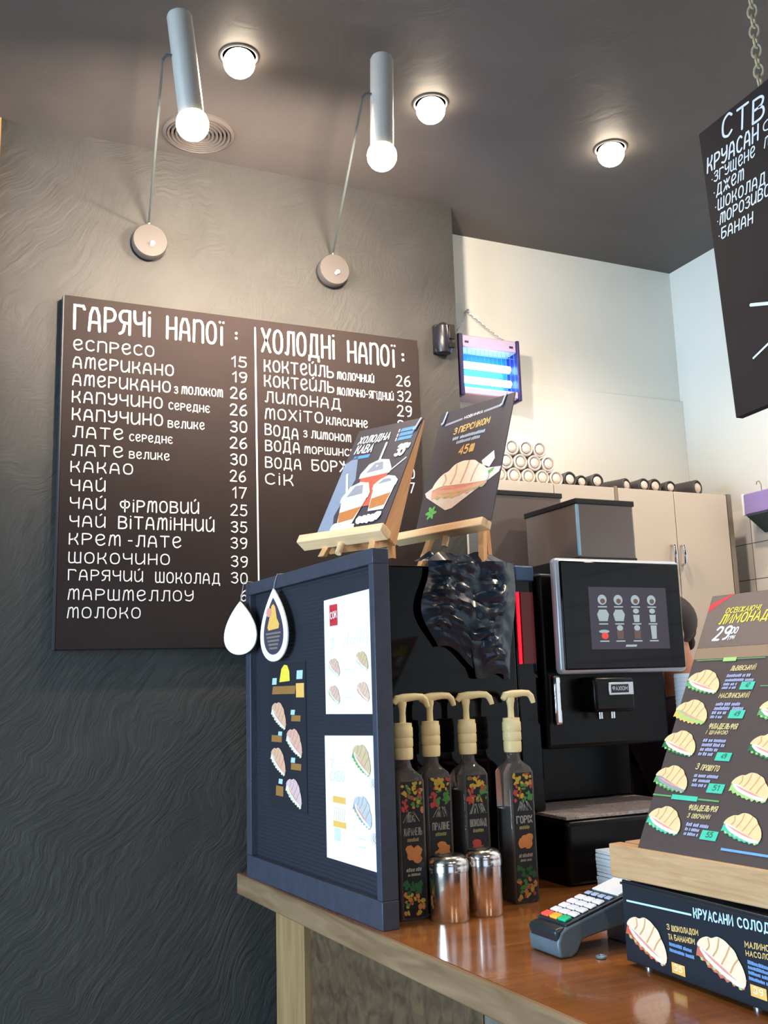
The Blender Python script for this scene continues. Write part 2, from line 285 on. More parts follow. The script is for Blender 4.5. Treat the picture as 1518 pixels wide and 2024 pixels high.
# text, start and end of its base line, cap height (metres, in each sign's own plane)
T = {'board': [('ГАРЯЧІ', 0.022, 0.7988, 0.2168, 0.8018, 0.0668), ('НАПОЇ', 0.2557, 0.8028, 0.4124, 0.8024, 0.0636), (':', 0.4402, 0.8215, 0.4511, 0.8221, 0.0278), ('ЕСПРЕСО', 0.0233, 0.7454, 0.2257, 0.7496, 0.0286), ('АМЕРИКАНО', 0.0234, 0.6985, 0.277, 0.7028, 0.0299), ('АМЕРИКАНО', 0.0235, 0.6534, 0.2693, 0.6573, 0.0297), ('З', 0.278, 0.6567, 0.2883, 0.6565, 0.0189), ('МОЛОКОМ', 0.2971, 0.6574, 0.4076, 0.6586, 0.0209), ('КАПУЧИНО', 0.0239, 0.6089, 0.2487, 0.6126, 0.0296), ('СЕРЕДНЄ', 0.2639, 0.6128, 0.3725, 0.6124, 0.0187), ('КАПУЧИНО', 0.025, 0.5634, 0.2499, 0.5657, 0.0305), ('ВЕЛИКЕ', 0.2625, 0.5642, 0.3587, 0.5657, 0.0186), ('ЛАТЕ', 0.0277, 0.5197, 0.1509, 0.5221, 0.0285), ('СЕРЕДНЄ', 0.1655, 0.5214, 0.2754, 0.5217, 0.0182), ('ЛАТЕ', 0.0272, 0.4735, 0.151, 0.4768, 0.0283), ('ВЕЛИКЕ', 0.1655, 0.476, 0.2678, 0.4769, 0.0181), ('15', 0.4307, 0.7464, 0.4733, 0.7472, 0.0294), ('19', 0.4333, 0.703, 0.4739, 0.7041, 0.0293), ('26', 0.4274, 0.6586, 0.4728, 0.6579, 0.031), ('26', 0.4265, 0.6123, 0.4733, 0.6126, 0.0308), ('30', 0.4271, 0.5652, 0.4738, 0.5671, 0.0306), ('26', 0.4262, 0.5218, 0.4728, 0.5229, 0.0304), ('30', 0.4276, 0.4765, 0.4725, 0.4772, 0.0302), ('КАКАО', 0.0249, 0.4318, 0.1762, 0.4342, 0.0274), ('26', 0.426, 0.4318, 0.4692, 0.4328, 0.0301), ('ЧАЙ', 0.0261, 0.3846, 0.1095, 0.3867, 0.028), ('17', 0.4323, 0.3873, 0.4712, 0.3878, 0.0299), ('ЧАЙ', 0.0255, 0.3411, 0.111, 0.3409, 0.0278), ('ФІРМОВИЙ', 0.1443, 0.3379, 0.3445, 0.3424, 0.0301), ('25', 0.4273, 0.3417, 0.4725, 0.3407, 0.0297), ('ЧАЙ', 0.0257, 0.2961, 0.1112, 0.296, 0.0276), ('ВІТАМІННИЙ', 0.1416, 0.2955, 0.3849, 0.2965, 0.0317), ('35', 0.4286, 0.2967, 0.4722, 0.2961, 0.0295), ('КРЕМ', 0.0255, 0.2521, 0.1484, 0.2519, 0.0281), ('-', 0.1661, 0.2524, 0.1781, 0.2528, 0.0281), ('ЛАТЕ', 0.185, 0.2513, 0.2995, 0.2523, 0.0289), ('39', 0.4278, 0.2541, 0.472, 0.2529, 0.0293), ('ШОКОЧИНО', 0.0256, 0.2064, 0.2707, 0.2077, 0.0273), ('39', 0.4284, 0.2067, 0.4732, 0.2051, 0.0291), ('ГАРЯЧИЙ', 0.0257, 0.1647, 0.2044, 0.1642, 0.0264), ('ШОКОЛАД', 0.2344, 0.1623, 0.4002, 0.1613, 0.0274), ('30', 0.4282, 0.1632, 0.4729, 0.1624, 0.029), ('МАРШМЕЛЛОУ', 0.0262, 0.1175, 0.3309, 0.1166, 0.0269), ('6', 0.4536, 0.1176, 0.4704, 0.1178, 0.0289), ('МОЛОКО', 0.0257, 0.074, 0.2001, 0.0732, 0.0267), ('7', 0.4534, 0.0745, 0.4702, 0.0745, 0.0287), ('ХОЛОДНІ', 0.5141, 0.7961, 0.7305, 0.7986, 0.0689), ('НАПОЇ', 0.7679, 0.7966, 0.92, 0.797, 0.0642), (':', 0.9372, 0.8157, 0.9475, 0.8149, 0.032), ('КОКТЕЙЛЬ', 0.5216, 0.7427, 0.7255, 0.745, 0.0333), ('МОЛОЧНИЙ', 0.7348, 0.7434, 0.849, 0.7433, 0.0217), ('26', 0.918, 0.7419, 0.9635, 0.7439, 0.0316), ('КОКТЕЙЛЬ', 0.522, 0.701, 0.7257, 0.7019, 0.032), ('МОЛОЧНО-ЯГІДНИЙ', 0.7337, 0.6974, 0.9086, 0.6968, 0.0223), ('32', 0.9203, 0.6965, 0.9657, 0.6985, 0.0314), ('ЛИМОНАД', 0.5233, 0.6561, 0.7446, 0.6555, 0.0305), ('29', 0.918, 0.6523, 0.9652, 0.6535, 0.0323), ('МОХІТО', 0.5229, 0.6096, 0.6907, 0.6111, 0.0303), ('КЛАСИЧНЕ', 0.6994, 0.609, 0.825, 0.6089, 0.0212), ('29', 0.9179, 0.6075, 0.9642, 0.6094, 0.0321), ('ВОДА', 0.5224, 0.5651, 0.6185, 0.5572, 0.0308), ('З', 0.6322, 0.5669, 0.6436, 0.5667, 0.0191), ('ЛИМОНОМ', 0.6544, 0.5662, 0.7731, 0.5638, 0.0209), ('ВОДА', 0.5231, 0.5209, 0.6222, 0.5212, 0.0299), ('МОРШИНСЬКА', 0.634, 0.5221, 0.8225, 0.5238, 0.0201), ('ВОДА', 0.5226, 0.4752, 0.625, 0.4751, 0.0297), ('БОРЖОМІ', 0.6545, 0.4752, 0.8324, 0.4778, 0.031), ('30', 0.9238, 0.471, 0.9675, 0.4719, 0.0305), ('СІК', 0.5222, 0.4298, 0.6018, 0.43, 0.0302), ('27', 0.9203, 0.4281, 0.9658, 0.4287, 0.0303)], 'hang': [('СТВ', 0.0574, 0.526, 0.1626, 0.5115, 0.044), ('КРУАСАН', 0.013, 0.4821, 0.1438, 0.4806, 0.0298), ('С', 0.1547, 0.4883, 0.1741, 0.4873, 0.019), ('•ЗГУЩЕНЕ', 0.0211, 0.4567, 0.1323, 0.4556, 0.0202), ('М', 0.1535, 0.4585, 0.1734, 0.457, 0.0189), ('•ДЖЕМ', 0.0232, 0.4284, 0.1014, 0.4262, 0.0214), ('•ШОКОЛАД', 0.0232, 0.3989, 0.1492, 0.3946, 0.0213), ('•МОРОЗИВО', 0.0251, 0.3699, 0.1556, 0.3693, 0.0212), ('•БАНАН', 0.0251, 0.3405, 0.112, 0.3365, 0.0212)], 'e1': [('ХОЛОДНА', 0.0139, 0.2708, 0.1026, 0.2674, 0.0219), ('КАВА', 0.0151, 0.2404, 0.0654, 0.2369, 0.0255), ('35', 0.1335, 0.2079, 0.1596, 0.2082, 0.0333), ('00', 0.1541, 0.2282, 0.1686, 0.2285, 0.0141)], 'e2': [('НОВИНКА', 0.0846, 0.2932, 0.1436, 0.2962, 0.0076), ('З', 0.0579, 0.2554, 0.0689, 0.2549, 0.0174), ('ПЕРСИКОМ', 0.0745, 0.2566, 0.172, 0.2611, 0.0173), ('45', 0.0889, 0.1933, 0.1194, 0.1926, 0.0231), ('00', 0.1226, 0.1939, 0.1376, 0.1935, 0.0208)], 'scale': [('КРУАСАНИ', 0.1578, 0.0976, 0.2362, 0.1014, 0.013), ('СОЛОДКІ', 0.243, 0.1018, 0.3173, 0.1055, 0.0123), ('З', 0.0983, 0.0708, 0.1046, 0.0713, 0.0075), ('ШОКОЛАДОМ', 0.1086, 0.0707, 0.1651, 0.0755, 0.0074), ('ТА', 0.1001, 0.0574, 0.1094, 0.0586, 0.0074), ('БАНАНОМ', 0.1128, 0.0585, 0.1565, 0.0621, 0.0074), ('МАЛИНОВА', 0.2534, 0.0788, 0.3109, 0.0833, 0.0074), ('НАСОЛОДА', 0.2539, 0.0684, 0.3114, 0.0733, 0.0067)], 'menu': [('ОСВІЖАЮЧІ', 0.0393, 0.3972, 0.1096, 0.3974, 0.01), ('ЛИМОНАДИ', 0.0319, 0.3767, 0.1425, 0.3792, 0.0176), ('29', 0.0277, 0.3464, 0.0609, 0.3469, 0.0249), ('00', 0.0619, 0.3576, 0.0759, 0.3574, 0.0119), ('ГРН', 0.0604, 0.3462, 0.0733, 0.3479, 0.007), ('ЛЬВІВСЬКИЙ', 0.0837, 0.2901, 0.1317, 0.2904, 0.0083), ('МАСЛИНСЬКИЙ', 0.0754, 0.2429, 0.1335, 0.243, 0.0081), ('ФІЛАДЕЛЬФІЯ', 0.0719, 0.1905, 0.1268, 0.1908, 0.0088), ('І', 0.0704, 0.1817, 0.0726, 0.1817, 0.0064), ('ШИНКОЮ', 0.0771, 0.1814, 0.112, 0.1819, 0.0064), ('З', 0.0694, 0.1235, 0.0751, 0.1228, 0.0096), ('ПРОШУТО', 0.0797, 0.1226, 0.1145, 0.1225, 0.0088), ('ФІЛАДЕЛЬФІЯ', 0.0772, 0.0591, 0.1311, 0.0607, 0.0085), ('З', 0.0794, 0.0477, 0.0836, 0.0477, 0.007), ('ОВОЧАМИ', 0.0876, 0.0475, 0.122, 0.0492, 0.0069), ('47', 0.1214, 0.2607, 0.1287, 0.2606, 0.0075), ('49', 0.1144, 0.2123, 0.1248, 0.2124, 0.0078), ('49', 0.1114, 0.1431, 0.1215, 0.1436, 0.0074), ('51', 0.1121, 0.0925, 0.1241, 0.0927, 0.0085), ('55', 0.1233, 0.0222, 0.135, 0.0229, 0.008)]}
# ------------------------------------------------------------------ palette
mWall = plaster('grey_plaster', (58, 58, 56), 0.42)
mCeil = M('ceiling_paint', (84, 79, 77), 0.6, var=0.06, vs=4, bump=0.25, bs=9, dist=1.2)
mWhiteWall = M('pale_wall_paint', (226, 228, 222), 0.7, var=0.02, vs=3)
mTile = tiled('white_tiles', (244, 243, 242), (120, 118, 114), 0.2, 0.1165, 2.385, 1.905, 'YZ', 0)
mFloor = tiled('floor_tiles', (110, 92, 76), (50, 44, 40), 0.4, 0.4, 0, 0, 'XY', 0)
mFront = M('customer_side_paint', (62, 60, 58), 0.7, var=0.05, vs=3)
mChalk = M('chalkboard_black', (44, 37, 36), 0.75, var=0.08, vs=8, spec=0.15)
mChalkEdge = M('chalkboard_edge', (44, 48, 54), 0.5, var=0.05)
mWhite = M('chalk_white', (236, 232, 232), 0.7, var=0.03, vs=60)
mWhite2 = M('paint_marker_white', (216, 216, 222), 0.7, var=0.05, vs=90)
mLampGrey = M('lamp_disc_grey', (74, 70, 68), 0.45, var=0.03)
mLampTube = M('lamp_tube_metal', (225, 220, 214), 0.32, metal=0.5, var=0.03)
mRod = M('lamp_rod', (96, 106, 108), 0.35, metal=0.5)
mKnob = M('lamp_knob', (235, 235, 235), 0.3, metal=0.3)
mBulb = M('lit_bulb', (255, 226, 180), 0.5, emis=26.0, ecol=(255, 228, 190))
mBulbC = M('lit_ceiling_bulb', (255, 240, 215), 0.5, emis=30.0, ecol=(255, 236, 208))
mNavy = M('frame_navy_paint', (58, 62, 76), 0.42, var=0.10, vs=40, bump=0.12, bs=120)
mPanel = ribbed('ribbed_dark_panel', (42, 44, 54), 38)
mGloss = M('gloss_black_plastic', (7, 7, 9), 0.05, var=0.1, spec=0.3)
mBlack = M('black_plastic', (10, 10, 12), 0.3, var=0.1, spec=0.3)
mMatte = M('matte_black_plastic', (26, 26, 29), 0.55, var=0.1)
mReflSheet = M('blue_reflection_film', (14, 38, 58), 0.26, var=0.2, vs=10, spec=0.8)  # blue of the fridge door's reflection put into the sheet's colour
mSmoke = M('smoked_plastic', (70, 66, 66), 0.08, var=0.05, trans=0.55, ior=1.2)
mSilver = M('brushed_silver', (205, 208, 214), 0.25, metal=0.85, var=0.03)
mChrome = M('chrome', (232, 232, 234), 0.07, metal=1.0)
mSteel = M('polished_steel', (236, 232, 228), 0.17, metal=1.0, var=0.02, vs=3)
mGrille = M('drip_grille', (176, 166, 166), 0.45, metal=0.1, bump=0.6, bs=160, var=0.2, vs=80)
mScreen = M('screen_glass', (6, 6, 9), 0.05, spec=0.35)
mScreenOn = M('screen_lit_area', (40, 36, 44), 0.12, emis=0.13, ecol=(130, 120, 145))
mIcon = M('screen_icon', (150, 160, 165), 0.3, emis=0.35, ecol=(190, 215, 220))
mIcon2 = M('screen_icon_brown', (90, 70, 64), 0.3, emis=0.22, ecol=(150, 120, 110))
mIconR = M('screen_icon_red', (220, 60, 50), 0.3, emis=0.5, ecol=(235, 80, 70))
mRed = M('red_light', (255, 20, 20), 0.4, emis=3.2, ecol=(255, 12, 30))
mRedDim = M('red_lit_panel', (40, 4, 6), 0.2, emis=0.10, ecol=(200, 20, 28))
mCream = M('cream_pump_plastic', (250, 232, 176), 0.4, var=0.04)
mGlass = M('bottle_glass', (214, 206, 200), 0.03, trans=0.90, ior=1.35)
mSyrup = M('dark_syrup', (22, 14, 16), 0.12)
mLabel = M('black_label', (20, 20, 24), 0.45)
mPine = wood('pine_wood', (246, 214, 170), (234, 194, 146), 0.5, 0)
mPineSide = wood('pine_wood_side', (232, 178, 122), (214, 152, 98), 0.55, 2)
mOak = wood('oak_block_wood', (196, 158, 116), (176, 136, 96), 0.6, 0, 10)
mTop = wood('varnished_counter_wood', (156, 100, 54), (130, 78, 38), 0.19, 0, 2.0, coat=0.4)
mEdge = wood('counter_edge_wood', (142, 116, 88), (112, 88, 62), 0.5, 1, 3.0)
mPost = wood('counter_post_wood', (156, 128, 88), (130, 104, 68), 0.6, 2, 3.0)
mPanelW = wood('counter_panel_wood', (96, 76, 54), (62, 48, 34), 0.55, 0, 2.2)
mPanelG = wood('counter_panel_grey_wood', (108, 104, 96), (84, 80, 72), 0.6, 2, 2.2)
mTrimW = wood('door_trim_wood', (176, 136, 84), (150, 112, 66), 0.5, 2)
mPaper = M('white_paper', (246, 247, 248), 0.6)
mPaperB = M('bluish_white', (222, 232, 238), 0.5, var=0.03)
mCab = M('cabinet_beige_gloss', (206, 196, 182), 0.22, var=0.02, vs=3)
mAlu = M('aluminium_edge', (150, 140, 126), 0.35, metal=0.6, var=0.08, vs=30)
mBlue = M('zapper_back_glow', (40, 90, 220), 0.4, emis=1.6, ecol=(20, 80, 255))  # tubes' blue glow put into the back plate as colour and emission
mTubeL = M('uv_tube', (180, 230, 255), 0.3, emis=14.0, ecol=(150, 215, 255))
mZapW = M('zapper_lilac_housing', (176, 162, 186), 0.4, var=0.03)
mZapD = M('zapper_dark_cap', (42, 36, 84), 0.4)
mZapG = M('zapper_grid', (60, 150, 200), 0.4, metal=0.3)
mCup = M('white_cup_foam', (214, 204, 194), 0.5, var=0.06, vs=30)
mCupD = M('dark_cup_sleeve', (66, 64, 64), 0.5, var=0.15, vs=14)
mSkin = M('skin', (214, 150, 116), 0.5, var=0.04, vs=12)
mHair = M('dark_hair', (40, 26, 22), 0.5, var=0.3, vs=60, stretch=(4, 1, 1))
mShirt = M('dark_plum_shirt', (44, 28, 48), 0.8, var=0.1, vs=30)
mTrouser = M('dark_trousers', (30, 32, 40), 0.8)
mPurple = M('lavender_panel', (158, 140, 200), 0.5, var=0.04)
mTermD = M('terminal_dark', (34, 42, 50), 0.32, var=0.05)
mTermS = M('terminal_slate', (84, 98, 108), 0.4, var=0.08, vs=40)
mKey = M('key_white', (226, 228, 240), 0.4)
def PC(n, rgb): return M(n, rgb, 0.55, var=0.05, vs=120)
pTan, pCrease, pPale, pPink, pGreen, pMint, pTeal, pLil = PC('print_croissant_tan', (232, 200, 150)), PC('print_crust_brown', (206, 160, 108)), PC('print_cream', (240, 226, 214)), PC('print_ham_pink', (226, 150, 140)), PC('print_lettuce', (92, 160, 96)), PC('print_lime', (168, 200, 120)), PC('print_price_teal', (72, 190, 160)), PC('print_text_lilac', (160, 164, 200))
pGold, pYel, pRed, pBrn, pOr, pDark, pGrey, pSky, pDGreen, pMenu, pMenuTop, pBand = PC('print_gold', (226, 190, 120)), PC('print_yellow', (246, 220, 70)), PC('print_red', (206, 50, 60)), PC('print_coffee', (190, 120, 66)), PC('print_orange_box', (238, 186, 96)), PC('print_charcoal', (52, 48, 54)), PC('print_grey', (150, 150, 162)), PC('print_sky', (86, 150, 205)), PC('print_dark_green', (40, 110, 66)), PC('print_menu_brown', (74, 62, 60)), PC('print_menu_taupe', (112, 94, 86)), PC('print_menu_tan', (146, 118, 94))
pRose, pMist, pFaint, pTerra = PC('print_raspberry', (196, 88, 70)), PC('print_mist', (132, 146, 170)), PC('print_faint', (206, 218, 214)), PC('print_iced_tea', (206, 92, 70))
# ------------------------------------------------------------------ setting
CE = 2.945; CT = 1.05
def struct(name, mb, mats, bevel=0): return tag(mb.build(name, mats, bevel=bevel), kind='structure')
struct('floor', MB().box((-3.1, -3.1, -0.1), (2.5, 2.8, 0)), mFloor)
struct('ceiling', MB().box((-3.1, -3.1, CE), (2.5, 2.8, CE+0.1)), mCeil)
struct('wall_back', MB().box((-3.1, 2.5, 0), (1.407, 2.8, CE)), mWall)
struct('wall_far', MB().box((1.407, 2.66, 0), (2.5, 2.8, CE)), mWhiteWall)
struct('trim_2', MB().box((1.407, 2.648, 0), (2.4, 2.66, 2.455)), mWhiteWall, 0.002)
struct('wall_right', MB().box((2.4, -3.1, 2.02), (2.5, 2.66, CE)), mWhiteWall)
struct('wall_tiled', MB().box((2.4, -3.1, 0), (2.5, 2.66, 2.02)), mTile)
mb = MB(); mb.box((-3.1, -3.1, 0), (-3.0, 2.5, 0.5)); mb.box((-3.1, -3.1, 2.4), (-3.0, 2.5, CE)); mb.box((-3.1, -3.1, 0.5), (-3.0, -0.4, 2.4)); mb.box((-3.1, 2.1, 0.5), (-3.0, 2.5, 2.4))
struct('wall_left', mb, mFront)
mb = MB(); mb.box((-3.0, -3.1, 0), (2.4, -3.0, 0.55)); mb.box((-3.0, -3.1, 2.45), (2.4, -3.0, CE)); mb.box((-3.0, -3.1, 0.55), (-1.6, -3.0, 2.45)); mb.box((0.8, -3.1, 0.55), (2.4, -3.0, 2.45))
struct('wall_front', mb, mFront)
mb = MB()
for a, b in (((-3.08, -0.4, 0.5), (-3.02, 2.1, 0.55)), ((-3.08, -0.4, 2.35), (-3.02, 2.1, 2.4)), ((-3.08, -0.4, 0.55), (-3.02, -0.35, 2.35)), ((-3.08, 2.05, 0.55), (-3.02, 2.1, 2.35))): mb.box(a, b)
struct('window_1', mb, mMatte)
mb = MB()
for a, b in (((-1.6, -3.08, 0.55), (0.8, -3.02, 0.6)), ((-1.6, -3.08, 2.4), (0.8, -3.02, 2.45)), ((-1.6, -3.08, 0.6), (-1.55, -3.02, 2.4)), ((0.75, -3.08, 0.6), (0.8, -3.02, 2.4))): mb.box(a, b)
struct('window_2', mb, mMatte)
struct('trim_1', MB().box((-0.02, 2.488, 0), (0.098, 2.5, CE)), mTrimW)
# round ceiling vent: rim and concentric louvres
mb = MB(); v = Vector((0.58, 2.372, CE))
mb.lathe([(0.094, 0), (0.094, -0.006), (0.086, -0.010), (0.082, -0.004), (0.082, 0)], v, n=48)
for k in range(7):
    r = 0.016+k*0.0105; mb.lathe([(r-0.004, -0.001), (r-0.002, -0.009), (r+0.003, -0.010), (r+0.004, -0.001)], v, n=40, cap0=False, cap1=False)
mb.lathe([(0.011, 0), (0.011, -0.010), (0.004, -0.013)], v, n=20)
tag(mb.build('ceiling_vent', mCeil), 'round dark ceiling vent with concentric louvre rings near the grey wall', 'vent')
# ------------------------------------------------------------------ lamps
for i, (x, y, lb) in enumerate(((0.589, 2.02, 'left of the three recessed ceiling spotlights, above the left wall lamp'), (1.093, 2.025, 'middle of the three recessed ceiling spotlights, next to the right wall lamp'), (1.659, 2.03, 'right recessed ceiling spotlight, alone over the pale far wall'), (2.12, 1.42, 'recessed ceiling spotlight above the hanging chalkboard'), (0.35, -0.35, 'recessed ceiling spotlight over the customer side'), (1.35, -0.35, 'recessed ceiling spotlight over the counter front'))):
    t = thing('ceiling_spotlight', lb, 'ceiling light', (x, y, CE), group='recessed ceiling spotlights')
    MB().lathe([(0.046, 0), (0.046, -0.003), (0.043, -0.005), (0.039, -0.003), (0.039, 0)], n=32).build('rim', mCeil, t)
    MB().sphere((0, 0, -0.020), 0.037, 20, 14, (1, 1, 0.9)).build('bulb', mBulbC, t)
    spot('ceiling_spot_light', (x, y, CE-0.075), CEIL_P*(1.7 if y < 0 else 1.5 if x > 2 else 1.0), 145, 0.7)
def wall_lamp(x, zt, tilt, label, tubec):
    t = thing('wall_lamp', label, 'wall lamp', (x, 2.5, 2.662), group='wall lamps over the drinks board')
    MB().lathe([(0.030, 0.001), (0.030, 0.014), (0.046, 0.015), (0.046, 0.036), (0.044, 0.039), (0.001, 0.039)], ax=(0, -1, 0), n=40).build('wall_disc', mLampGrey, t)
    MB().cyl((0.004, -0.038, -0.012), (0.004, -0.052, -0.012), 0.0055, n=14).build('knob', mKnob, t)
    T = Vector(tubec)-Vector((x, 2.5, 2.662))
    a = T+Vector((-0.028, 0, 0.02))
    P = [Vector((-0.004, -0.030, 0.030)), Vector((-0.004, -0.036, 0.052))]
    e = a+Vector((-0.018, 0.004, -0.012)); 
    for k in range(1, 9): P.append(P[1].lerp(e, k/8))
    P += [a+Vector((-0.012, 0, -0.003)), a+Vector((0.003, 0, 0))]
    MB().tube(P, 0.0032, 8).build('rod', mRod, t)
    ax = Vector((tilt, 0, 1)).normalized()
    hd = MB().lathe([(0.0265, -0.115), (0.0265, 0.112), (0.024, 0.118), (0.001, 0.119)], T, ax, 32, cap0=False).lathe([(0.0245, -0.115), (0.0245, -0.085)], T, ax, 32, cap0=False).build('tube_shade', mLampTube, t)
    B = T-ax*0.112
    MB().sphere(B-ax*0.016, 0.034, 20, 14).build('bulb', mBulb, t)
    w = Vector((x, 2.5, 2.662))+B-ax*0.055
    spot('wall_lamp_light', w, LAMP_P, 128, 1.0, (w.x+0.04, 2.5, w.z+0.02))
wall_lamp(0.474, 0, -0.12, 'left wall lamp, metal tube on a long thin rod, tilted', (0.424, 1.85, 2.765))
wall_lamp(0.997, 0, 0.03, 'right wall lamp, metal tube on a thin rod hooked at its top', (0.873, 1.85, 2.785))
# ------------------------------------------------------------------ drinks board on the grey wall
t = thing('menu_board', 'large black hot and cold drinks menu board hand lettered in white', 'menu board', (0.262, 2.465, 1.592))
MB().box((0, 0.0005, 0), (0.992, 0.034, 0.889)).build('board_panel', [mChalk], t, bevel=0.0015)
MB().box((-0.0035, 0.0, -0.001), (0, 0.033, 0.8895)).build('board_edge', mChalkEdge, t)
mb = MB()
for e in T['board']:
    big = e[5] > 0.045; small = e[5] < 0.024
    write(mb, *e, y=-0.0006, wt=0.10 if big else (0.135 if small else 0.112), jit=0.02, pr=False)
write_line = lambda m_, a, b, w: ribbon(m_, [Vector(a), Vector(b)], w, -0.0006)
write_line(mb, (0.4975, 0.864), (0.5025, 0.172), 0.0045)
mb.build('lettering', [mWhite], t, fix=False)
# ------------------------------------------------------------------ cards and croissant pictures
def croissant(parent, cx, cz, w, rot=-0.25, fill=None, leaf=None, bun=None, y=-0.0008, h=0.62, name='croissant_picture', crease=None):
    mb = MB(); ca, sa = math.cos(rot), math.sin(rot); f_ = fill or pPale; l_ = leaf or pGreen; b_ = bun or pTan
    tr = lambda P: [(cx+(px*ca-pz*h*sa)*w, cz+(px*sa+pz*h*ca)*w) for px, pz in P]
    k = 0
    mb.mi = 0
    if l_ is not b_:
        low = [(-0.5+0.98*i/15, -0.34-0.10*math.sin(PI*i/15)+(0.04 if i % 2 else -0.035)*random.uniform(.4, 1.3)) for i in range(16)]
        poly2(mb, tr([(-.5, -.05), *low, (.5, -.05)]), y)
        for i in range(7):
            a = -0.42+i*0.13; mb.mi = 4; poly2(mb, tr([(a, -.33), (a+.03, -.40), (a+.08, -.37), (a+.06, -.31)]), y-0.0002); mb.mi = 0
    mb.mi = 1; poly2(mb, tr([(-.47, .0), (-.44, -.16), (-.3, -.28), (-.1, -.33), (.12, -.36), (.34, -.36), (.47, -.3), (.49, -.1)]), y-0.0004)
    mb.mi = 5; poly2(mb, tr([(-.42, -.1), (-.2, -.2), (.1, -.25), (.4, -.24), (.46, -.18), (.1, -.18), (-.2, -.13)]), y-0.0006)
    mb.mi = 2
    out = catmull([Vector(p) for p in ((-.5, -.1), (-.46, .1), (-.34, .28), (-.24, .33), (-.14, .46), (0.0, .5), (.1, .47), (.22, .42), (.3, .3), (.4, .18), (.48, .0), (.5, -.2), (.44, -.25), (.2, -.2), (-.1, -.12), (-.34, -.06), (-.5, -.1))], 3)[:-1]
    poly2(mb, tr([(p.x, p.y) for p in out]), y-0.0009)
    mb.mi = 3
    for a, b, c in (((-.3, .26), (-.26, .1), (-.3, -.04)), ((-.1, .44), (-.1, .18), (-.16, -.06)), ((.12, .44), (.08, .18), (.02, -.1)), ((.3, .28), (.24, .08), (.2, -.15))):
        Q = [Vector(q) for q in tr(catmull([Vector(a), Vector(b), Vector(c)], 3))]; ribbon(mb, Q, w*0.026, y-0.0011)
    return mb.build(name, [l_, f_, b_, crease or pCrease, pMint, pPink], parent, fix=False)
def tiny(mb, x0, z0, x1, z1, y=-0.0008, words=3, sl=0.15):
    """a line of print too small to read: short word-shaped dashes"""
    tot = x1-x0; cuts = [0.0]+sorted(random.uniform(0.15, 0.85) for _ in range(words-1))+[1.0]
    for a, b in zip(cuts, cuts[1:]):
        if b-a < 0.06: continue
        xa, xb = x0+a*tot, x0+b*tot-0.0018; h = z1-z0
        n = max(2, int((xb-xa)/(h*0.55)))
        for i in range(n):
            u = xa+(xb-xa)*i/n; wd = (xb-xa)/n*0.80; rect2(mb, u, z0, u+wd, z0+h*random.uniform(.75, 1.0), y, sl*h)
# navy frame stand with stickers
fl = math.hypot(0.054, 0.667)
FRO = frame_rot((0.0807, -0.9967, 0), (0, 0, 1))
t = thing('sign_frame', 'navy blue box frame stand of flyers at the counter end', 'display stand', (0.703, 2.378, CT), FRO)
H = 0.695; W_ = fl
mb = MB()
for a, b in (((0, 0, 0), (W_, 0.035, 0.050)), ((0, 0, H-0.030), (W_, 0.035, H)), ((0, 0, 0.05), (0.03, 0.035, H-0.03)), ((W_-0.019, 0, 0.05), (W_, 0.035, H-0.03))): mb.box(a, b)
mb.build('frame', mNavy, t, bevel=0.0015)
MB().box((0.028, 0.016, 0.048), (W_-0.017, 0.030, H-0.028)).build('back_panel', mPanel, t)
def flyer(x0, z0, x1, z1, z2, z3, name, m, y=0.0155):
    mb = MB(); mb.prism([(x0, y, z0), (x1, y, z1), (x1, y, z2), (x0, y, z3)], (0, -0.001, 0)); return mb.build(name, m, t)
p1 = flyer(0.420, 0.380, 0.6485, 0.382, 0.621, 0.616, 'flyer', mPaper); p1['label'] = 'white flyer with red logo and four croissants'
p2 = flyer(0.412, 0.094, 0.6485, 0.094, 0.342, 0.336, 'flyer', mPaper); p2['label'] = 'white flyer with green writing, lower one'
p3 = flyer(0.110, 0.170, 0.320, 0.170, 0.494, 0.492, 'flyer', PC('print_flyer_dark', (34, 34, 44))); p3['label'] = 'narrow black flyer with four croissants'
yy = 0.0142
mb = MB(); mb.mi = 0
poly2(mb, blob(0.465, 0.582, 0.019, 0.019, 4, rot=PI/4), yy); rect2(mb, 0.447, 0.560, 0.484, 0.604, yy)
mb.mi = 1; write(mb, 'СОК', 0.450, 0.574, 0.481, 0.576, 0.014, yy-0.0003, 0.16)
mb.mi = 2
ribbon(mb, [Vector((0.447, 0.533)), Vector((0.462, 0.533)), Vector((0.455, 0.512))], 0.002, yy); 
for k in range(9): ribbon(mb, [Vector((0.51+k*0.014, 0.518)), Vector((0.518+k*0.014, 0.518+random.uniform(.01, .028)))], 0.0014, yy)
for z in (0.468, 0.413): ribbon(mb, [Vector((0.515, z)), Vector((0.54, z+0.001))], 0.0018, yy); ribbon(mb, [Vector((0.625, z+0.008)), Vector((0.640, z+0.009))], 0.0018, yy)
mb.build('logo_print', [pRed, mPaper, pFaint], p1, fix=False)
pB, pB2 = PC('print_pale_bun', (222, 186, 168)), PC('print_seeded_bun', (206, 184, 146))
for cx, cz, b, l in ((0.466, 0.476, pB, pFaint), (0.590, 0.485, pB2, pFaint), (0.464, 0.421, pB, pMint), (0.592, 0.426, pB, pPink)):
    croissant(p1, cx, cz, 0.054, -0.42, pPale, l, b, yy, 0.62)
mb = MB(); mb.mi = 0
ribbon(mb, [Vector((0.437, 0.290)), Vector((0.449, 0.289)), Vector((0.441, 0.272))], 0.0018, yy); write(mb, 'САБО', 0.434, 0.246, 0.500, 0.248, 0.020, yy, 0.10)
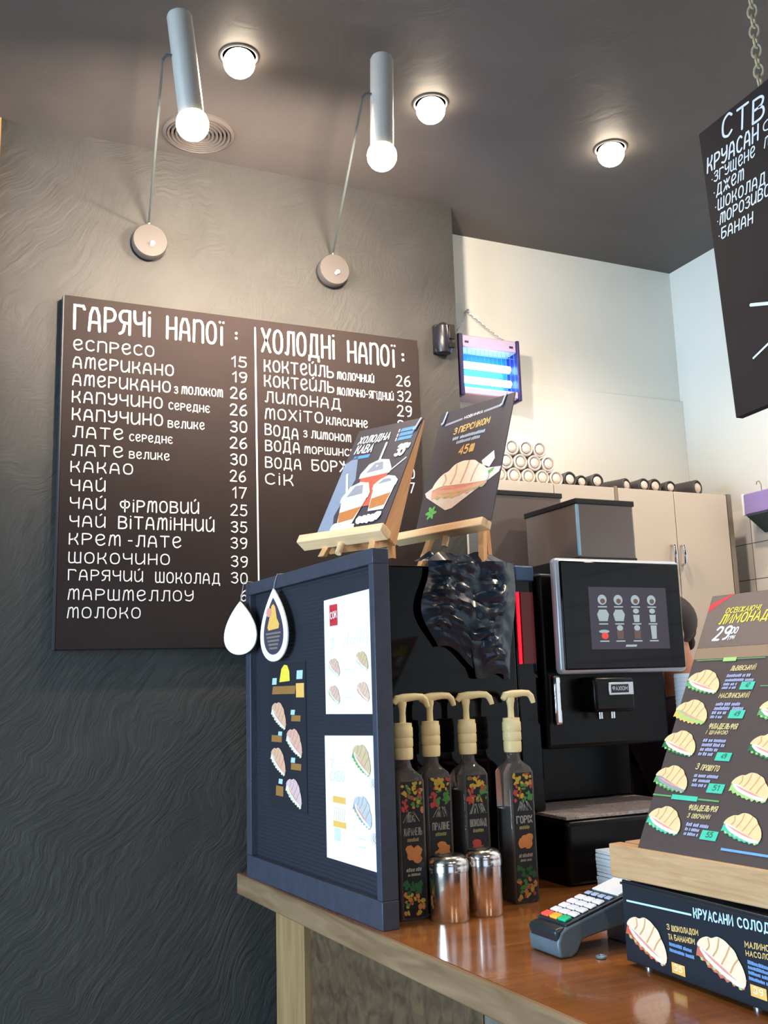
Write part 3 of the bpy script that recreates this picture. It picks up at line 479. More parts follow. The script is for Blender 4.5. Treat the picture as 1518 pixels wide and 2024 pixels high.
rect2(mb, 0.45, 0.132, 0.476, 0.156, yy); rect2(mb, 0.548, 0.146, 0.585, 0.148, yy); rect2(mb, 0.555, 0.131, 0.585, 0.133, yy)
mb.mi = 1; rect2(mb, 0.445, 0.205, 0.503, 0.218, yy); rect2(mb, 0.445, 0.158, 0.503, 0.170, yy)
for k in range(6): ribbon(mb, [Vector((0.449+k*0.009, 0.172)), Vector((0.455+k*0.009, 0.196))], 0.0014, yy)
mb.build('green_print', [pFaint, pOr], p2, fix=False)
for cx, cz, w, b, l in ((0.578, 0.297, 0.080, pB2, pGreen), (0.629, 0.250, 0.038, PC('print_ghost', (214, 212, 216)), pFaint), (0.577, 0.200, 0.080, PC('print_ghost2', (188, 194, 208)), pGrey), (0.627, 0.150, 0.042, PC('print_ghost', (214, 212, 216)), pFaint)):
    croissant(p2, cx, cz, w, -0.45, pPale, l, b, yy, 0.66)
mb = MB(); mb.mi = 0; poly2(mb, [(0.175, 0.450), (0.235, 0.452), (0.233, 0.474), (0.222, 0.487), (0.205, 0.489), (0.188, 0.480)], yy)
mb.mi = 1; rect2(mb, 0.132, 0.445, 0.158, 0.460, yy, 0.003); rect2(mb, 0.272, 0.455, 0.304, 0.474, yy, 0.003)
mb.mi = 2; rect2(mb, 0.131, 0.423, 0.262, 0.441, yy, 0.006); mb.mi = 3; rect2(mb, 0.269, 0.415, 0.312, 0.446, yy)
for a, c in (((0.245, 0.381), (0.240, 0.363, 0.290, 0.376)), ((0.172, 0.332), (0.125, 0.315, 0.185, 0.330)), ((0.243, 0.277), (0.235, 0.258, 0.290, 0.272)), ((0.172, 0.227), (0.148, 0.196, 0.190, 0.218))):
    mb.mi = 1; rect2(mb, a[0]-0.008, a[1]-0.004, a[0]+0.014, a[1]+0.007, yy, 0.003); mb.mi = 2; rect2(mb, c[0], c[1], c[2], c[3], yy, 0.002)
mb.build('flyer_print', [pYel, PC('print_ice', (176, 214, 228)), PC('print_bronze', (156, 112, 60)), pOr], p3, fix=False)
for cx, cz, b in ((0.176, 0.379, PC('print_peach_bun', (226, 176, 148))), (0.262, 0.321, PC('print_rose_bun', (222, 172, 156))), (0.170, 0.277, PC('print_peach_bun', (226, 176, 148))), (0.256, 0.213, PC('print_lilac_bun', (218, 186, 192)))):
    croissant(p3, cx-0.003, cz-0.002, 0.090, -0.42, pPale, pPale, b, yy, 0.60)
# teardrop tags on strings over the frame
def drop(n=36, w=0.078, h=0.170):
    out = []
    for i in range(n):
        a = 2*PI*i/n; x = math.sin(a)*w*0.65*(math.sin(a/2)**0.9); z = -math.cos(a)
        out.append((x, -z*h/2))
    return out
def teardrop(label, loc, rz, back, w, h):
    tt = thing('hanging_tag', label, 'tag', loc, (FRO[0], FRO[1], FRO[2]+rz), 'teardrop tags hung on the navy frame')
    D = drop(40, w, h)
    MB().prism([(x, 0, z) for x, z in D], (0, 0.003, 0)).build('tag_card', mPaper, tt)
    if not back:
        mb = MB(); poly2(mb, [(x*0.72, z*0.78-0.003) for x, z in D], -0.0005)
        mb.mi = 1; poly2(mb, [(-0.014, 0.030), (-0.034, -0.005), (-0.028, -0.012), (0.032, -0.010), (0.036, 0.0), (0.022, 0.014), (0.014, 0.040), (0.002, 0.048), (-0.010, 0.043)], -0.0009)
        mb.mi = 2; poly2(mb, blob(-0.024, 0.030, 0.016, 0.011, 10), -0.0012)
        mb.mi = 3
        for k in range(5): rect2(mb, -0.044+k*0.005, -0.022-k*0.0085, 0.044-k*0.005, -0.0175-k*0.0085, -0.0009)
        mb.build('tag_print', [PC('print_tag_violet', (66, 60, 80)), pOr, pPink, PC('print_tag_text', (128, 118, 104))], tt, fix=False)
    top = h/2
    MB().tube([(0, 0.001, top-0.006), (0.004, 0.002, top+0.012), (0.012, 0.006 if not back else 0.004, 0.695-(loc[2]-CT)+0.002), (0.016, 0.02, 0.695-(loc[2]-CT)+0.003), (0.018, 0.037, 0.695-(loc[2]-CT)+0.002), (0.018, 0.042, 0.02)], 0.0011, 6).build('string', PC('string_grey', (150, 150, 156)), tt)
    return tt
def FP(u, v, y=0.0):  # a point on the frame stand's front, y out of it
    m = FRO.to_matrix(); return Vector((0.703, 2.378, CT))+m @ Vector((u, -y, v))
teardrop('white teardrop tag with a pastry picture, hung on the frame front', FP(0.192, 0.581, 0.006), 0, False, 0.158, 0.168)
teardrop('plain white teardrop tag hanging twisted at the rear corner of the frame', FP(0.018, 0.585, 0.022), 0.30, True, 0.125, 0.130)
# ------------------------------------------------------------------ card easels
def easel(label, P, th, ti, w, h, bar, foot):
    e = thing('card_easel', label, 'easel', P, (0, 0, math.atan2(-math.cos(th), math.sin(th))), 'wooden table easels with menu cards')
    tl = Matrix.Rotation(-ti, 3, 'X')
    R = lambda x, y, z: tl @ Vector((x, y, z))
    T3 = tl.to_4x4()
    MB().box((bar[0], -0.022, -0.016), (bar[1], 0.010, 0.004), mat=T3).build('ledge', mPine, e, bevel=0.002)
    for s in (0, 1):
        x0 = w*(0.16 if s == 0 else 0.86); xt = w*(0.46 if s == 0 else 0.54)
        a = R(x0, 0.012, -0.02); b = R(xt, 0.010, h*0.9)
        d = (a-b).normalized(); a2 = a+d*((a.z-foot-0.004)/(-d.z))
        m = MB(); sx = Vector((0.0075, 0, 0)); sy = Vector((0, 0.006, 0))
        A = [m.bm.verts.new(a2+q) for q in (-sx-sy, sx-sy, sx+sy, -sx+sy)]; B = [m.bm.verts.new(b+q) for q in (-sx-sy, sx-sy, sx+sy, -sx+sy)]
        m.rings([A, B]); m.build('leg', mPineSide, e)
    b = R(w*0.5, 0.012, h*0.80); a2 = Vector((w*0.60, b.y*0.75+0.02, foot+0.004)); m = MB(); sx = Vector((0.0065, 0, 0)); sy = Vector((0, 0.0065, 0))
    A = [m.bm.verts.new(a2+q) for q in (-sx-sy, sx-sy, sx+sy, -sx+sy)]; B = [m.bm.verts.new(b+q) for q in (-sx-sy, sx-sy, sx+sy, -sx+sy)]
    m.rings([A, B]); m.build('rear_leg', mPineSide, e)
    MB().cyl(R(w*0.42, 0.004, -0.016), R(w*0.42, 0.004, -0.040), 0.008, 0.007, 12).build('peg', mPine, e)
    card = MB().box((0, -0.004, 0.004), (w, -0.001, h)).build('card', PC('print_card_back', (62, 58, 66)), e); card.rotation_euler = (-ti, 0, 0)
    return e, card
def clip(card, x, z, y=-0.006):
    MB().tube([(x-0.004, y, z-0.014), (x-0.003, y-0.002, z-0.018), (x+0.001, y-0.002, z-0.016), (x+0.006, y, z+0.016)], 0.0022, 8).build('clip', mKey, card)
e1, c1 = easel('left wooden easel with the iced coffee drinks card, on the navy frame', (0.7259, 1.9385, 1.79), .5269, .5596, 0.177, 0.319, (-0.030, 0.190), -0.0405)
MB().prism([(0.003, 0.0, 0.004), (0.003, 0.0, 0.318), (0.003, 0.006, 0.318), (0.003, 0.052, 0.004)], (0.172, 0, 0)).build('backing_board', mPineSide, c1)
mb = MB(); y = -0.0046
mb.mi = 0; poly2(mb, [(0.001, 0.006), (0.045, 0.008), (0.03, 0.06), (0.05, 0.16), (0.03, 0.235), (0.001, 0.215)], y)
mb.mi = 1
for e in T['e1']: write(mb, *e, y=y-0.0012, wt=0.21, slant=0.12)
mb.mi = 2
for k in range(3): rect2(mb, 0.126, 0.286-k*0.0135, 0.163, 0.296-k*0.0135, y, 0.003)
rect2(mb, 0.018, 0.224, 0.062, 0.234, y, 0.002)
mb.mi = 1; rect2(mb, 0.121, 0.286, 0.124, 0.296, y); rect2(mb, 0.121, 0.272, 0.124, 0.282, y); rect2(mb, 0.121, 0.259, 0.124, 0.269, y)
mb.mi = 3; ribbon(mb, [Vector((0.120, 0.150)), Vector((0.170, 0.200))], 0.004, y-0.0004); ribbon(mb, [Vector((0.098, 0.190)), Vector((0.100, 0.258))], 0.006, y-0.0009); ribbon(mb, [Vector((0.020, 0.180)), Vector((0.044, 0.115))], 0.006, y-0.0009)
for (cx, bz, lz, tz, bw, tw, mi, dark) in ((0.100, 0.075, 0.165, 0.21, 0.022, 0.037, 4, None), (0.140, 0.058, 0.125, 0.155, 0.020, 0.028, 6, 5), (0.070, 0.030, 0.100, 0.148, 0.020, 0.034, 6, 5)):
    k = 0 if mi == 4 else (0.0004 if cx > .12 else 0.0010)
    mb.mi = mi; poly2(mb, [(cx-bw, bz), (cx+bw, bz), (cx+tw, lz), (cx-tw, lz)], y-0.0005-k)
    if dark is not None: mb.mi = 5; poly2(mb, [(cx-bw*0.95, bz+0.006), (cx+bw*0.9, bz+0.012), (cx+tw*0.85, bz+0.045), (cx-tw*0.8, bz+0.035)], y-0.0007-k)
    mb.mi = 3; poly2(mb, [(cx-tw*1.08, lz-0.006), (cx+tw*1.08, lz-0.002), (cx+tw*1.1, lz+0.012), (cx+tw*.7, tz-0.006), (cx, tz), (cx-tw*.7, tz-0.010), (cx-tw*1.1, lz+0.008)], y-0.0008-k)
    mb.mi = 7; poly2(mb, [(cx-tw*.7, lz+0.008), (cx+tw*.5, lz+0.012), (cx+tw*.3, tz-0.010), (cx-tw*.3, tz-0.010)], y-0.00095-k)
mb.mi = 1
for cx, cz in ((0.068, 0.020), (0.130, 0.038)):
    for k in range(5): poly2(mb, blob(cx-0.022+k*0.011, cz+random.uniform(-.006, .006), 0.009, 0.012, 9, 0.2), y-0.0022-k*0.00003)
mb.build('card_print', [pMist, mPaper, pSky, pFaint, pTerra, pBrn, pPale, pGrey], c1, fix=False)
clip(c1, 0.168, 0.300)
e2, c2 = easel('right wooden easel holding the peach croissant card', (1.0216, 2.053, 1.83), .3245, .3333, 0.235, 0.329, (-0.062, 0.226), -0.0925)
mb = MB(); y = -0.0046
mb.mi = 0
for e in T['e2']: mb.mi = 1 if e[0] == 'НОВИНКА' else 0; write(mb, *e, y=y, wt=0.18, slant=0.12)
mb.mi = 2; poly2(mb, [(0.023, 0.288), (0.080, 0.293), (0.080, 0.299), (0.026, 0.294)], y); poly2(mb, [(0.147, 0.296), (0.202, 0.300), (0.203, 0.307), (0.147, 0.302)], y)
mb.mi = 3; tiny(mb, 0.060, 0.240, 0.165, 0.249, y, 3); tiny(mb, 0.075, 0.227, 0.152, 0.236, y, 2)
mb.mi = 4; poly2(mb, [(0.005, 0.107), (0.012, 0.095), (0.085, 0.050), (0.105, 0.052), (0.232, 0.122), (0.236, 0.135), (0.190, 0.140), (0.040, 0.125)], y)
mb.mi = 5; poly2(mb, [(0.178, 0.150), (0.172, 0.162), (0.205, 0.182), (0.212, 0.160), (0.200, 0.140)], y-0.0003)
mb.mi = 6; poly2(mb, [(0.195, 0.118), (0.212, 0.128), (0.216, 0.137), (0.198, 0.130)], y-0.0004)
for k in range(6): a = k*1.05; poly2(mb, blob(0.040+0.009*math.cos(a), 0.050+0.010*math.sin(a), 0.009, 0.0045, 8, 0.1, a), y-0.0001*k)
mb.build('card_print', [pGold, mPaper, pGrey, PC('print_pale_sky', (170, 196, 222)), PC('print_board_white', (226, 214, 208)), PC('print_petal', (236, 224, 228)), PC('print_mint_leaf', (96, 184, 96))], c2, fix=False)
croissant(c2, 0.115, 0.125, 0.175, 0.06, PC('print_filling_rose', (226, 176, 150)), PC('print_filling_rose', (226, 176, 150)), PC('print_icing', (250, 240, 226)), y-0.0005, 0.55, crease=PC('print_icing_line', (214, 186, 160)))
clip(c2, 0.018, 0.312); clip(c2, 0.205, 0.318)
# ------------------------------------------------------------------ counter
def edge_x(y): return 0.773-(y-1.143)*0.0622
t = thing('counter', 'wooden serving counter with a glossy varnished top and light edge', 'counter', (0, 0, 0))
Y0, Y1, X1 = -0.6, 2.43, 1.745
MB().prism([(edge_x(Y0)+0.012, Y0, CT-0.042), (X1, Y0, CT-0.042), (X1, 2.352, CT-0.042), (1.400, 2.352, CT-0.042), (1.400, Y1, CT-0.042), (edge_x(Y1)+0.012, Y1, CT-0.042)], (0, 0, 0.042)).build('worktop', mTop, t, bevel=0.001)
MB().prism([(edge_x(Y0), Y0, CT-0.047), (edge_x(Y0)+0.012, Y0, CT-0.047), (edge_x(Y1)+0.012, Y1, CT-0.047), (edge_x(Y1), Y1, CT-0.047)], (0, 0, 0.0475)).build('front_edge', mEdge, t, bevel=0.003)
for y0, y1, nm in ((2.065, 2.22, 'corner_post'), (0.55, 0.68, 'corner_post')):
    MB().prism([(edge_x(y0)+0.016, y0, 0), (edge_x(y0)+0.075, y0, 0), (edge_x(y1)+0.075, y1, 0), (edge_x(y1)+0.016, y1, 0)], (0, 0, CT-0.047)).build(nm, mPost, t, bevel=0.002)
for y0, y1, m in ((1.412, 2.063, mPanelW), (1.255, 1.408, mPanelG), (0.682, 1.250, mPanelG)):
    MB().prism([(edge_x(y0)+0.030, y0, 0.0), (edge_x(y0)+0.05, y0, 0.0), (edge_x(y1)+0.05, y1, 0.0), (edge_x(y1)+0.030, y1, 0.0)], (0, 0, CT-0.048)).build('front_plank', m, t, bevel=0.001)
MB().box((0.83, -0.55, 0.02), (1.70, 2.2, CT-0.044)).build('carcass', mMatte, t)
# ------------------------------------------------------------------ glossy black cabinet under the easels and the sheet standing in for its door reflection
t = thing('milk_fridge', 'glossy black countertop fridge behind the syrup bottles', 'fridge', (0.80, 1.87, CT))
MB().box((0, 0.012, 0), (0.365, 0.42, 0.686)).build('body', mBlack, t, bevel=0.006)
MB().box((0.0, 0.0, 0.012), (0.365, 0.0115, 0.684)).build('door', mGloss, t, bevel=0.004)
MB().box((0.012, -0.007, 0.25), (0.020, 0.0, 0.45)).build('door_handle', mMatte, t, bevel=0.002)
mb = MB(); nu, nv = 36, 44; gr = []  # added crumpled sheet, its folds imitate a reflection in the glossy door
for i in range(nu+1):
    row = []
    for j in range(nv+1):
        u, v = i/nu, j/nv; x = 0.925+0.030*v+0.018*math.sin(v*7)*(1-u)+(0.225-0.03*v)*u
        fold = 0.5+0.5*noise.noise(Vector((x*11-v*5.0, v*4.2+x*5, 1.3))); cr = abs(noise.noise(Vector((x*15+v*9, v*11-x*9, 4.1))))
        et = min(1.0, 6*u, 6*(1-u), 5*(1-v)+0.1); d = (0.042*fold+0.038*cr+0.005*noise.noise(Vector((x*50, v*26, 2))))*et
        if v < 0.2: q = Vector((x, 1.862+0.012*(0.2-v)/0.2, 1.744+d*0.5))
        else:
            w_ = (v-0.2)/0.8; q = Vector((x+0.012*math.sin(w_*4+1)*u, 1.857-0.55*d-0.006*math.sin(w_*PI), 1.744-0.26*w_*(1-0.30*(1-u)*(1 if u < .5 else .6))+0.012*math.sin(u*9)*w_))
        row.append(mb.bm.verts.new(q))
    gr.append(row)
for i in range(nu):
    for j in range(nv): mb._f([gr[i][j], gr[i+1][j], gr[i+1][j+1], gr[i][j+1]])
o = tag(mb.build('reflection_sheet', mReflSheet, fix=False), 'crumpled dark blue sheet standing in for a reflection in the fridge door', 'reflection')
# ------------------------------------------------------------------ coffee machine
t = thing('coffee_machine', 'black automatic coffee machine with a big framed touchscreen', 'coffee machine', (1.285, 1.95, CT))
MB().box((0, 0, 0.28), (0.355, 0.38, 0.685)).build('head', mBlack, t, bevel=0.010)
MB().box((0, 0.16, 0.145), (0.355, 0.38, 0.28)).build('column', mBlack, t, bevel=0.004)
MB().box((-0.030, -0.10, 0.0), (0.36, 0.38, 0.136)).build('base', mBlack, t, bevel=0.012)
MB().box((-0.026, -0.096, 0.137), (0.356, 0.155, 0.144)).build('drip_tray', mGrille, t, bevel=0.001)
d = MB().box((0, 0, 0), (0.366, 0.030, 0.268)).build('touchscreen', M('bezel_silver', (196, 204, 216), 0.3, metal=0.35), t, loc=(0.015, -0.052, 0.448), bevel=0.012, seg=4)
MB().box((0.010, -0.0035, 0.009), (0.358, 0.004, 0.260)).build('glass', mScreen, d, bevel=0.010, seg=4)
MB().box((0.085, -0.0042, 0.055), (0.312, -0.0034, 0.200)).build('display', mScreenOn, d)
mb = MB(); y = -0.0048
IC = {}
for r_, z in enumerate((0.158, 0.118, 0.078)):
    for c_, x in enumerate((0.122, 0.168, 0.218, 0.266)):
        mb.mi = 0; rect2(mb, x-0.013, z-0.006, x+0.013, z-0.003, y)
        if r_ == 0:
            poly2(mb, blob(x, z+0.012, 0.013, 0.012, 16), y); mb.mi = 1; poly2(mb, blob(x+0.001, z+0.009, 0.007, 0.006, 12), y-0.0003)
        elif r_ == 1 and c_ < 2: poly2(mb, [(x-0.012, z+0.002), (x+0.012, z+0.002), (x+0.017, z+0.018), (x+0.010, z+0.029), (x-0.010, z+0.029), (x-0.017, z+0.018)], y)
        elif r_ == 1: poly2(mb, [(x-0.007, z), (x+0.008, z), (x+0.010, z+0.017), (x-0.009, z+0.017)], y); poly2(mb, blob(x, z+0.026, 0.009, 0.006, 12), y)
        elif c_ == 0: mb.mi = 2; poly2(mb, blob(x+0.002, z+0.008, 0.010, 0.008, 10), y); mb.mi = 0; poly2(mb, blob(x, z+0.018, 0.015, 0.004, 12), y)
        elif c_ < 3: mb.mi = 1; poly2(mb, [(x-0.009, z), (x+0.009, z), (x+0.010, z+0.020), (x-0.010, z+0.020)], y); mb.mi = 0; poly2(mb, blob(x, z+0.026, 0.009, 0.007, 12), y)
        else: poly2(mb, [(x-0.006, z), (x+0.008, z), (x+0.010, z+0.032), (x-0.008, z+0.032)], y)
mb.mi = 0; rect2(mb, 0.180, 0.060, 0.212, 0.065, y, 0.003)
ic = mb.build('screen_icons', [mIcon, mIcon2, mIconR], d, fix=False)
MB().box((0.10, -0.055, 0.360), (0.215, 0.002, 0.440)).build('spout', mBlack, t, bevel=0.008)
MB().cyl((0.13, -0.03, 0.345), (0.13, -0.03, 0.362), 0.006, n=12).cyl((0.165, -0.03, 0.345), (0.165, -0.03, 0.362), 0.006, n=12).build('nozzle', mChrome, t)
b = MB().box((0.139, -0.0575, 0.398), (0.209, -0.0545, 0.427)).build('badge', mSilver, t, bevel=0.001)
mb = MB(); mb.mi = 0; rect2(mb, 0.145, 0.403, 0.195, 0.422, -0.0577); mb.mi = 1; write(mb, 'ФАХІОМ', 0.148, 0.408, 0.192, 0.408, 0.009, -0.0579, 0.16); mb.build('badge_print', [mTermD, mKey], b, fix=False)
MB().box((0.008, -0.030, 0.335), (0.028, -0.012, 0.447)).build('chrome_strip', mChrome, t, bevel=0.006, seg=3)
tk = MB().box((-0.066, 0.01, 0.145), (-0.004, 0.36, 0.690)).build('water_tank', mGloss, t, bevel=0.006)
MB().box((-0.060, 0.004, 0.665), (-0.008, 0.30, 0.702)).build('tank_lid', M('blue_grey_lid', (70, 100, 140), 0.35), tk, bevel=0.004)
MB().box((-0.057, 0.0066, 0.475), (-0.050, 0.012, 0.640)).build('red_light_strip', mRed, tk)
MB().box((-0.046, 0.0066, 0.475), (-0.012, 0.012, 0.640)).build('red_panel', mRedDim, tk)
for nm, a, b_, lab in (('bean_hopper', (0.125, 0.005, 0.687), (0.298, 0.235, 0.866), 'front smoked hopper with painted edge highlight'), ('bean_hopper', (0.03, 0.268, 0.687), (0.268, 0.376, 0.935), 'rear smoked hopper with dark lid')):
    h = MB().box(a, b_).build(nm, M('smoked_hopper', (112, 102, 98), 0.12, coat=0.3), t, bevel=0.006); h['label'] = lab
    MB().box((a[0]-0.002, a[1]-0.002, b_[2]-0.008), (b_[0]+0.002, b_[1]+0.002, b_[2]+0.006)).build('lid', mMatte, h, bevel=0.002)
    MB().box((a[0]-0.001, a[1]-0.001, a[2]+0.001), (b_[0]+0.001, b_[1]+0.001, a[2]+0.042)).build('hopper_base', mMatte, h, bevel=0.002)
    if a[1] < 0.1: MB().box((a[0]-0.0015, a[1]-0.0015, a[2]+0.043), (a[0]+0.007, a[1]+0.004, b_[2]-0.009)).build('edge_highlight', M('hopper_edge_glint', (150, 190, 215), 0.15), h, bevel=0.002)  # highlight along the hopper corner put in as a pale blue strip
# ------------------------------------------------------------------ syrup bottles with pumps
LT = [('КАРАМЕЛЬ', 0), ('ПРАЛІНЕ', 1), ('ШОКОЛАД', 2), ('ГОРІХ', 3)]
BL = [(0.845, 1.787, 0, 'syrup bottle with cream pump, nearest the navy frame, sugar cubes on the label'), (0.923, 1.822, -0.05, 'second syrup bottle from the navy frame, cream pump, behind the left steel shaker'), (1.007, 1.822, -0.12, 'third syrup bottle from the navy frame, rose on the label, behind the right steel shaker'), (1.102, 1.802, 0, 'syrup bottle with cream pump farthest from the navy frame, beside the coffee machine')]
cY, cG, cR, cO, cDG = PC('label_yellow', (188, 160, 52)), PC('label_green', (70, 130, 62)), PC('label_red', (176, 64, 56)), PC('label_orange', (196, 124, 64)), PC('label_leaf', (36, 96, 52))
cTxt, cTx2 = PC('label_text_grey', (150, 150, 140)), PC('label_text_olive', (140, 130, 82))
def sq(mb, z, s, r): return [mb.bm.verts.new((sx*(s-r)+r*math.cos(a), sy*(s-r)+r*math.sin(a), z)) for sx, sy, a0 in ((1, 1, 0), (-1, 1, PI/2), (-1, -1, PI), (1, -1, 3*PI/2)) for a in (a0, a0+PI/6, a0+PI/3, a0+PI/2)]
for i, (bx, by, rz, lab) in enumerate(BL):
    t = thing('syrup_bottle', lab, 'bottle', (bx, by, CT), (0, 0, 0), 'syrup bottles with cream pumps')
    s = 0.0295; mb = MB()
    mb.rings([sq(mb, z, q, r) for z, q, r in ((0.0, s-0.002, 0.006), (0.004, s, 0.006), (0.252, s, 0.006), (0.262, s-0.003, 0.009), (0.271, 0.019, 0.014), (0.277, 0.0150, 0.0145), (0.286, 0.0132, 0.0130), (0.304, 0.0122, 0.0121))])
    bo = mb.build('bottle', mGlass, t)
    mb = MB(); q = s-0.0035; hh = (0.185, 0.235, 0.222, 0.180)[i]
    mb.rings([sq(mb, z, q, 0.005) for z in (0.005, hh)]); mb.build('syrup', mSyrup, t)
    mb = MB(); mb.mi = 0; y = -s-0.0012
    lb = MB().box((-0.0225, y, 0.006), (0.0225, y+0.0008, 0.252)).build('label', mLabel, t)
    rnd = random.Random(30+i)
    for k in range(46):
        z = rnd.uniform(0.198, 0.250); x = rnd.uniform(-0.020, 0.020); mb.mi = (0 if z > 0.228 else (1 if x > -0.006 else 2)) if rnd.random() < .75 else rnd.choice([0, 1, 2, 3])
        poly2(mb, blob(x, z, rnd.uniform(.003, .007), rnd.uniform(.002, .0045), 7, .25, rnd.uniform(0, 3)), y-0.0002-k*0.000012)
    for k in range(16): mb.mi = 5; a = rnd.uniform(-.02, .02); ribbon(mb, [Vector((a, 0.178)), Vector((a*0.4+rnd.uniform(-.004, .004), 0.196))], 0.0012, y-0.0003)
    mb.mi = 5; write(mb, LT[i][0], -0.019, 0.153, 0.019, 0.153, 0.014, y-0.0004, 0.18)
    mb.mi = 6; tiny(mb, -0.013, 0.142, 0.013, 0.149, y-0.0004, 1)
    for k in range(7): mb.mi = (3, 3, 2, 3)[i]; poly2(mb, blob(rnd.uniform(-.010, .010), 0.118+rnd.uniform(-.010, .010), .010, .008, 9, .15), y-0.0003-k*0.00002)
    mb.mi = 5; tiny(mb, -0.017, 0.088, 0.017, 0.095, y-0.0004, 2); tiny(mb, -0.014, 0.080, 0.014, 0.085, y-0.0004, 2)
    for k in range(44):
        z = rnd.uniform(0.010, 0.070); x = rnd.uniform(-0.020, 0.020); mb.mi = 4 if z > 0.048 else rnd.choice([0, 0, 3, 3, 2, 1])
        poly2(mb, blob(x, z, rnd.uniform(.003, .006), rnd.uniform(.0025, .005), 7, .25, rnd.uniform(0, 3)), y-0.0002-k*0.000012)
    mb.build('label_print', [cY, cG, cR, cO, cDG, cTxt, cTx2], lb, fix=False)
    pu = MB().lathe([(0.0175, 0.292), (0.0185, 0.296), (0.0187, 0.312), (0.0177, 0.314), (0.0194, 0.317), (0.0194, 0.331), (0.0184, 0.333), (0.0196, 0.336), (0.0194, 0.352), (0.0180, 0.354), (0.0178, 0.361), (0.0068, 0.362), (0.0064, 0.380), (0.0075, 0.390), (0.009, 0.396), (0.009, 0.402), (0.001, 0.403)], n=28).build('pump', mCream, t)
    mb = MB(); ang = (0.0, 0.0, 0.25, 0.0)[i]; c_, s_ = math.cos(-ang), math.sin(-ang)
    P = [(-0.018, 0, 0.399), (-0.012, 0, 0.407), (0.004, 0, 0.409), (0.030, 0, 0.411), (0.044, 0, 0.410), (0.051, 0, 0.404), (0.055, 0, 0.394), (0.056, 0, 0.390)]
    mb.tube([(x*c_, x*s_, z) for x, _, z in P], [0.0055, 0.0080, 0.0086, 0.0070, 0.0068, 0.0064, 0.0054, 0.0048], 12); mb.build('pump_spout', mCream, pu)
# ------------------------------------------------------------------ steel shakers
for x, y, r, h, lab in ((0.9050, 1.732, 0.0370, 0.119, 'left polished steel shaker with a perforated lid, in front of the bottles'), (0.984, 1.738, 0.0345, 0.122, 'right polished steel shaker with a domed lid, in front of the bottles')):
    t = thing('steel_shaker', lab, 'shaker', (x, y, CT), group='steel shakers on the counter')
    MB().lathe([(r-0.002, 0), (r, 0.003), (r, h*0.74), (r-0.001, h*0.745)], n=48).build('body', mSteel, t)
    MB().lathe([(r+0.0006, h*0.735), (r+0.0012, h*0.74), (r+0.0012, h*0.82), (r+0.0005, h*0.835), (r+0.0010, h*0.85), (r, h*0.90), (r-0.006, h*0.96), (r-0.014, h*0.985), (0.001, h)], n=48).build('lid', mSteel, t)
# ------------------------------------------------------------------ card terminal
t = thing('card_terminal', 'dark card payment terminal with coloured keys, propped on the counter', 'payment terminal', (0.922, 1.396, CT), (0, 0, 0.04))
prof = [(0.0, 0.002), (0.022, 0.0), (0.034, 0.006), (0.046, 0.024), (0.08, 0.030), (0.185, 0.040), (0.185, 0.090), (0.016, 0.047), (0.004, 0.040), (-0.003, 0.024)]
mb = MB(); mb.prism([(x, 0, z) for x, z in prof], (0, 0.082, 0)); mb.build('housing', mTermS, t, bevel=0.004, seg=3)
MB().box((0.150, 0.010, 0.0), (0.182, 0.072, 0.045)).build('rear_foot', mTermD, t, bevel=0.002)
sl = math.atan2(0.043, 0.169)
dk = MB().box((0, 0, 0), (0.170, 0.078, 0.006)).build('keypad', mTermD, t, loc=(0.016, 0.002, 0.045), bevel=0.002); dk.rotation_euler = (0, -sl, 0)
MB().box((-0.022, 0.000, -0.020), (0.0, 0.078, 0.004)).build('front_lip', mTermD, dk, bevel=0.006, seg=3)
for j, m in enumerate((M('key_green', (30, 190, 130), 0.4), M('key_amber', (250, 180, 60), 0.4), M('key_red', (236, 90, 70), 0.4))):
    MB().box((0.004, 0.006+j*0.023, 0.006), (0.019, 0.026+j*0.023, 0.011)).build('key', m, dk, bevel=0.002)
for c_ in range(4):
    for j in range(3): MB().box((0.023+c_*0.0175, 0.006+j*0.023, 0.006), (0.037+c_*0.0175, 0.026+j*0.023, 0.0105)).build('key', mKey, dk, bevel=0.003)
for j in range(4): MB().box((0.098, 0.006+j*0.0175, 0.006), (0.108, 0.020+j*0.0175, 0.009)).build('function_key', M('key_pale_blue', (170, 186, 216), 0.4), dk, bevel=0.002)
MB().box((0.118, 0.006, 0.006), (0.168, 0.074, 0.008)).build('display', M('terminal_display', (236, 240, 244), 0.3), dk)
mb = MB(); mb.lathe([(0.001, 0), (0.008, 0.001), (0.009, 0.004), (0.006, 0.005), (0.005, 0.003), (0.001, 0.003)], n=20); o = mb.build('bottle_cap', M('pale_blue_metal', (150, 180, 196), 0.25, metal=0.6), loc=(0.982, 1.372, CT)); tag(o, 'tiny pale blue cap lying on the counter under the card terminal', 'cap')
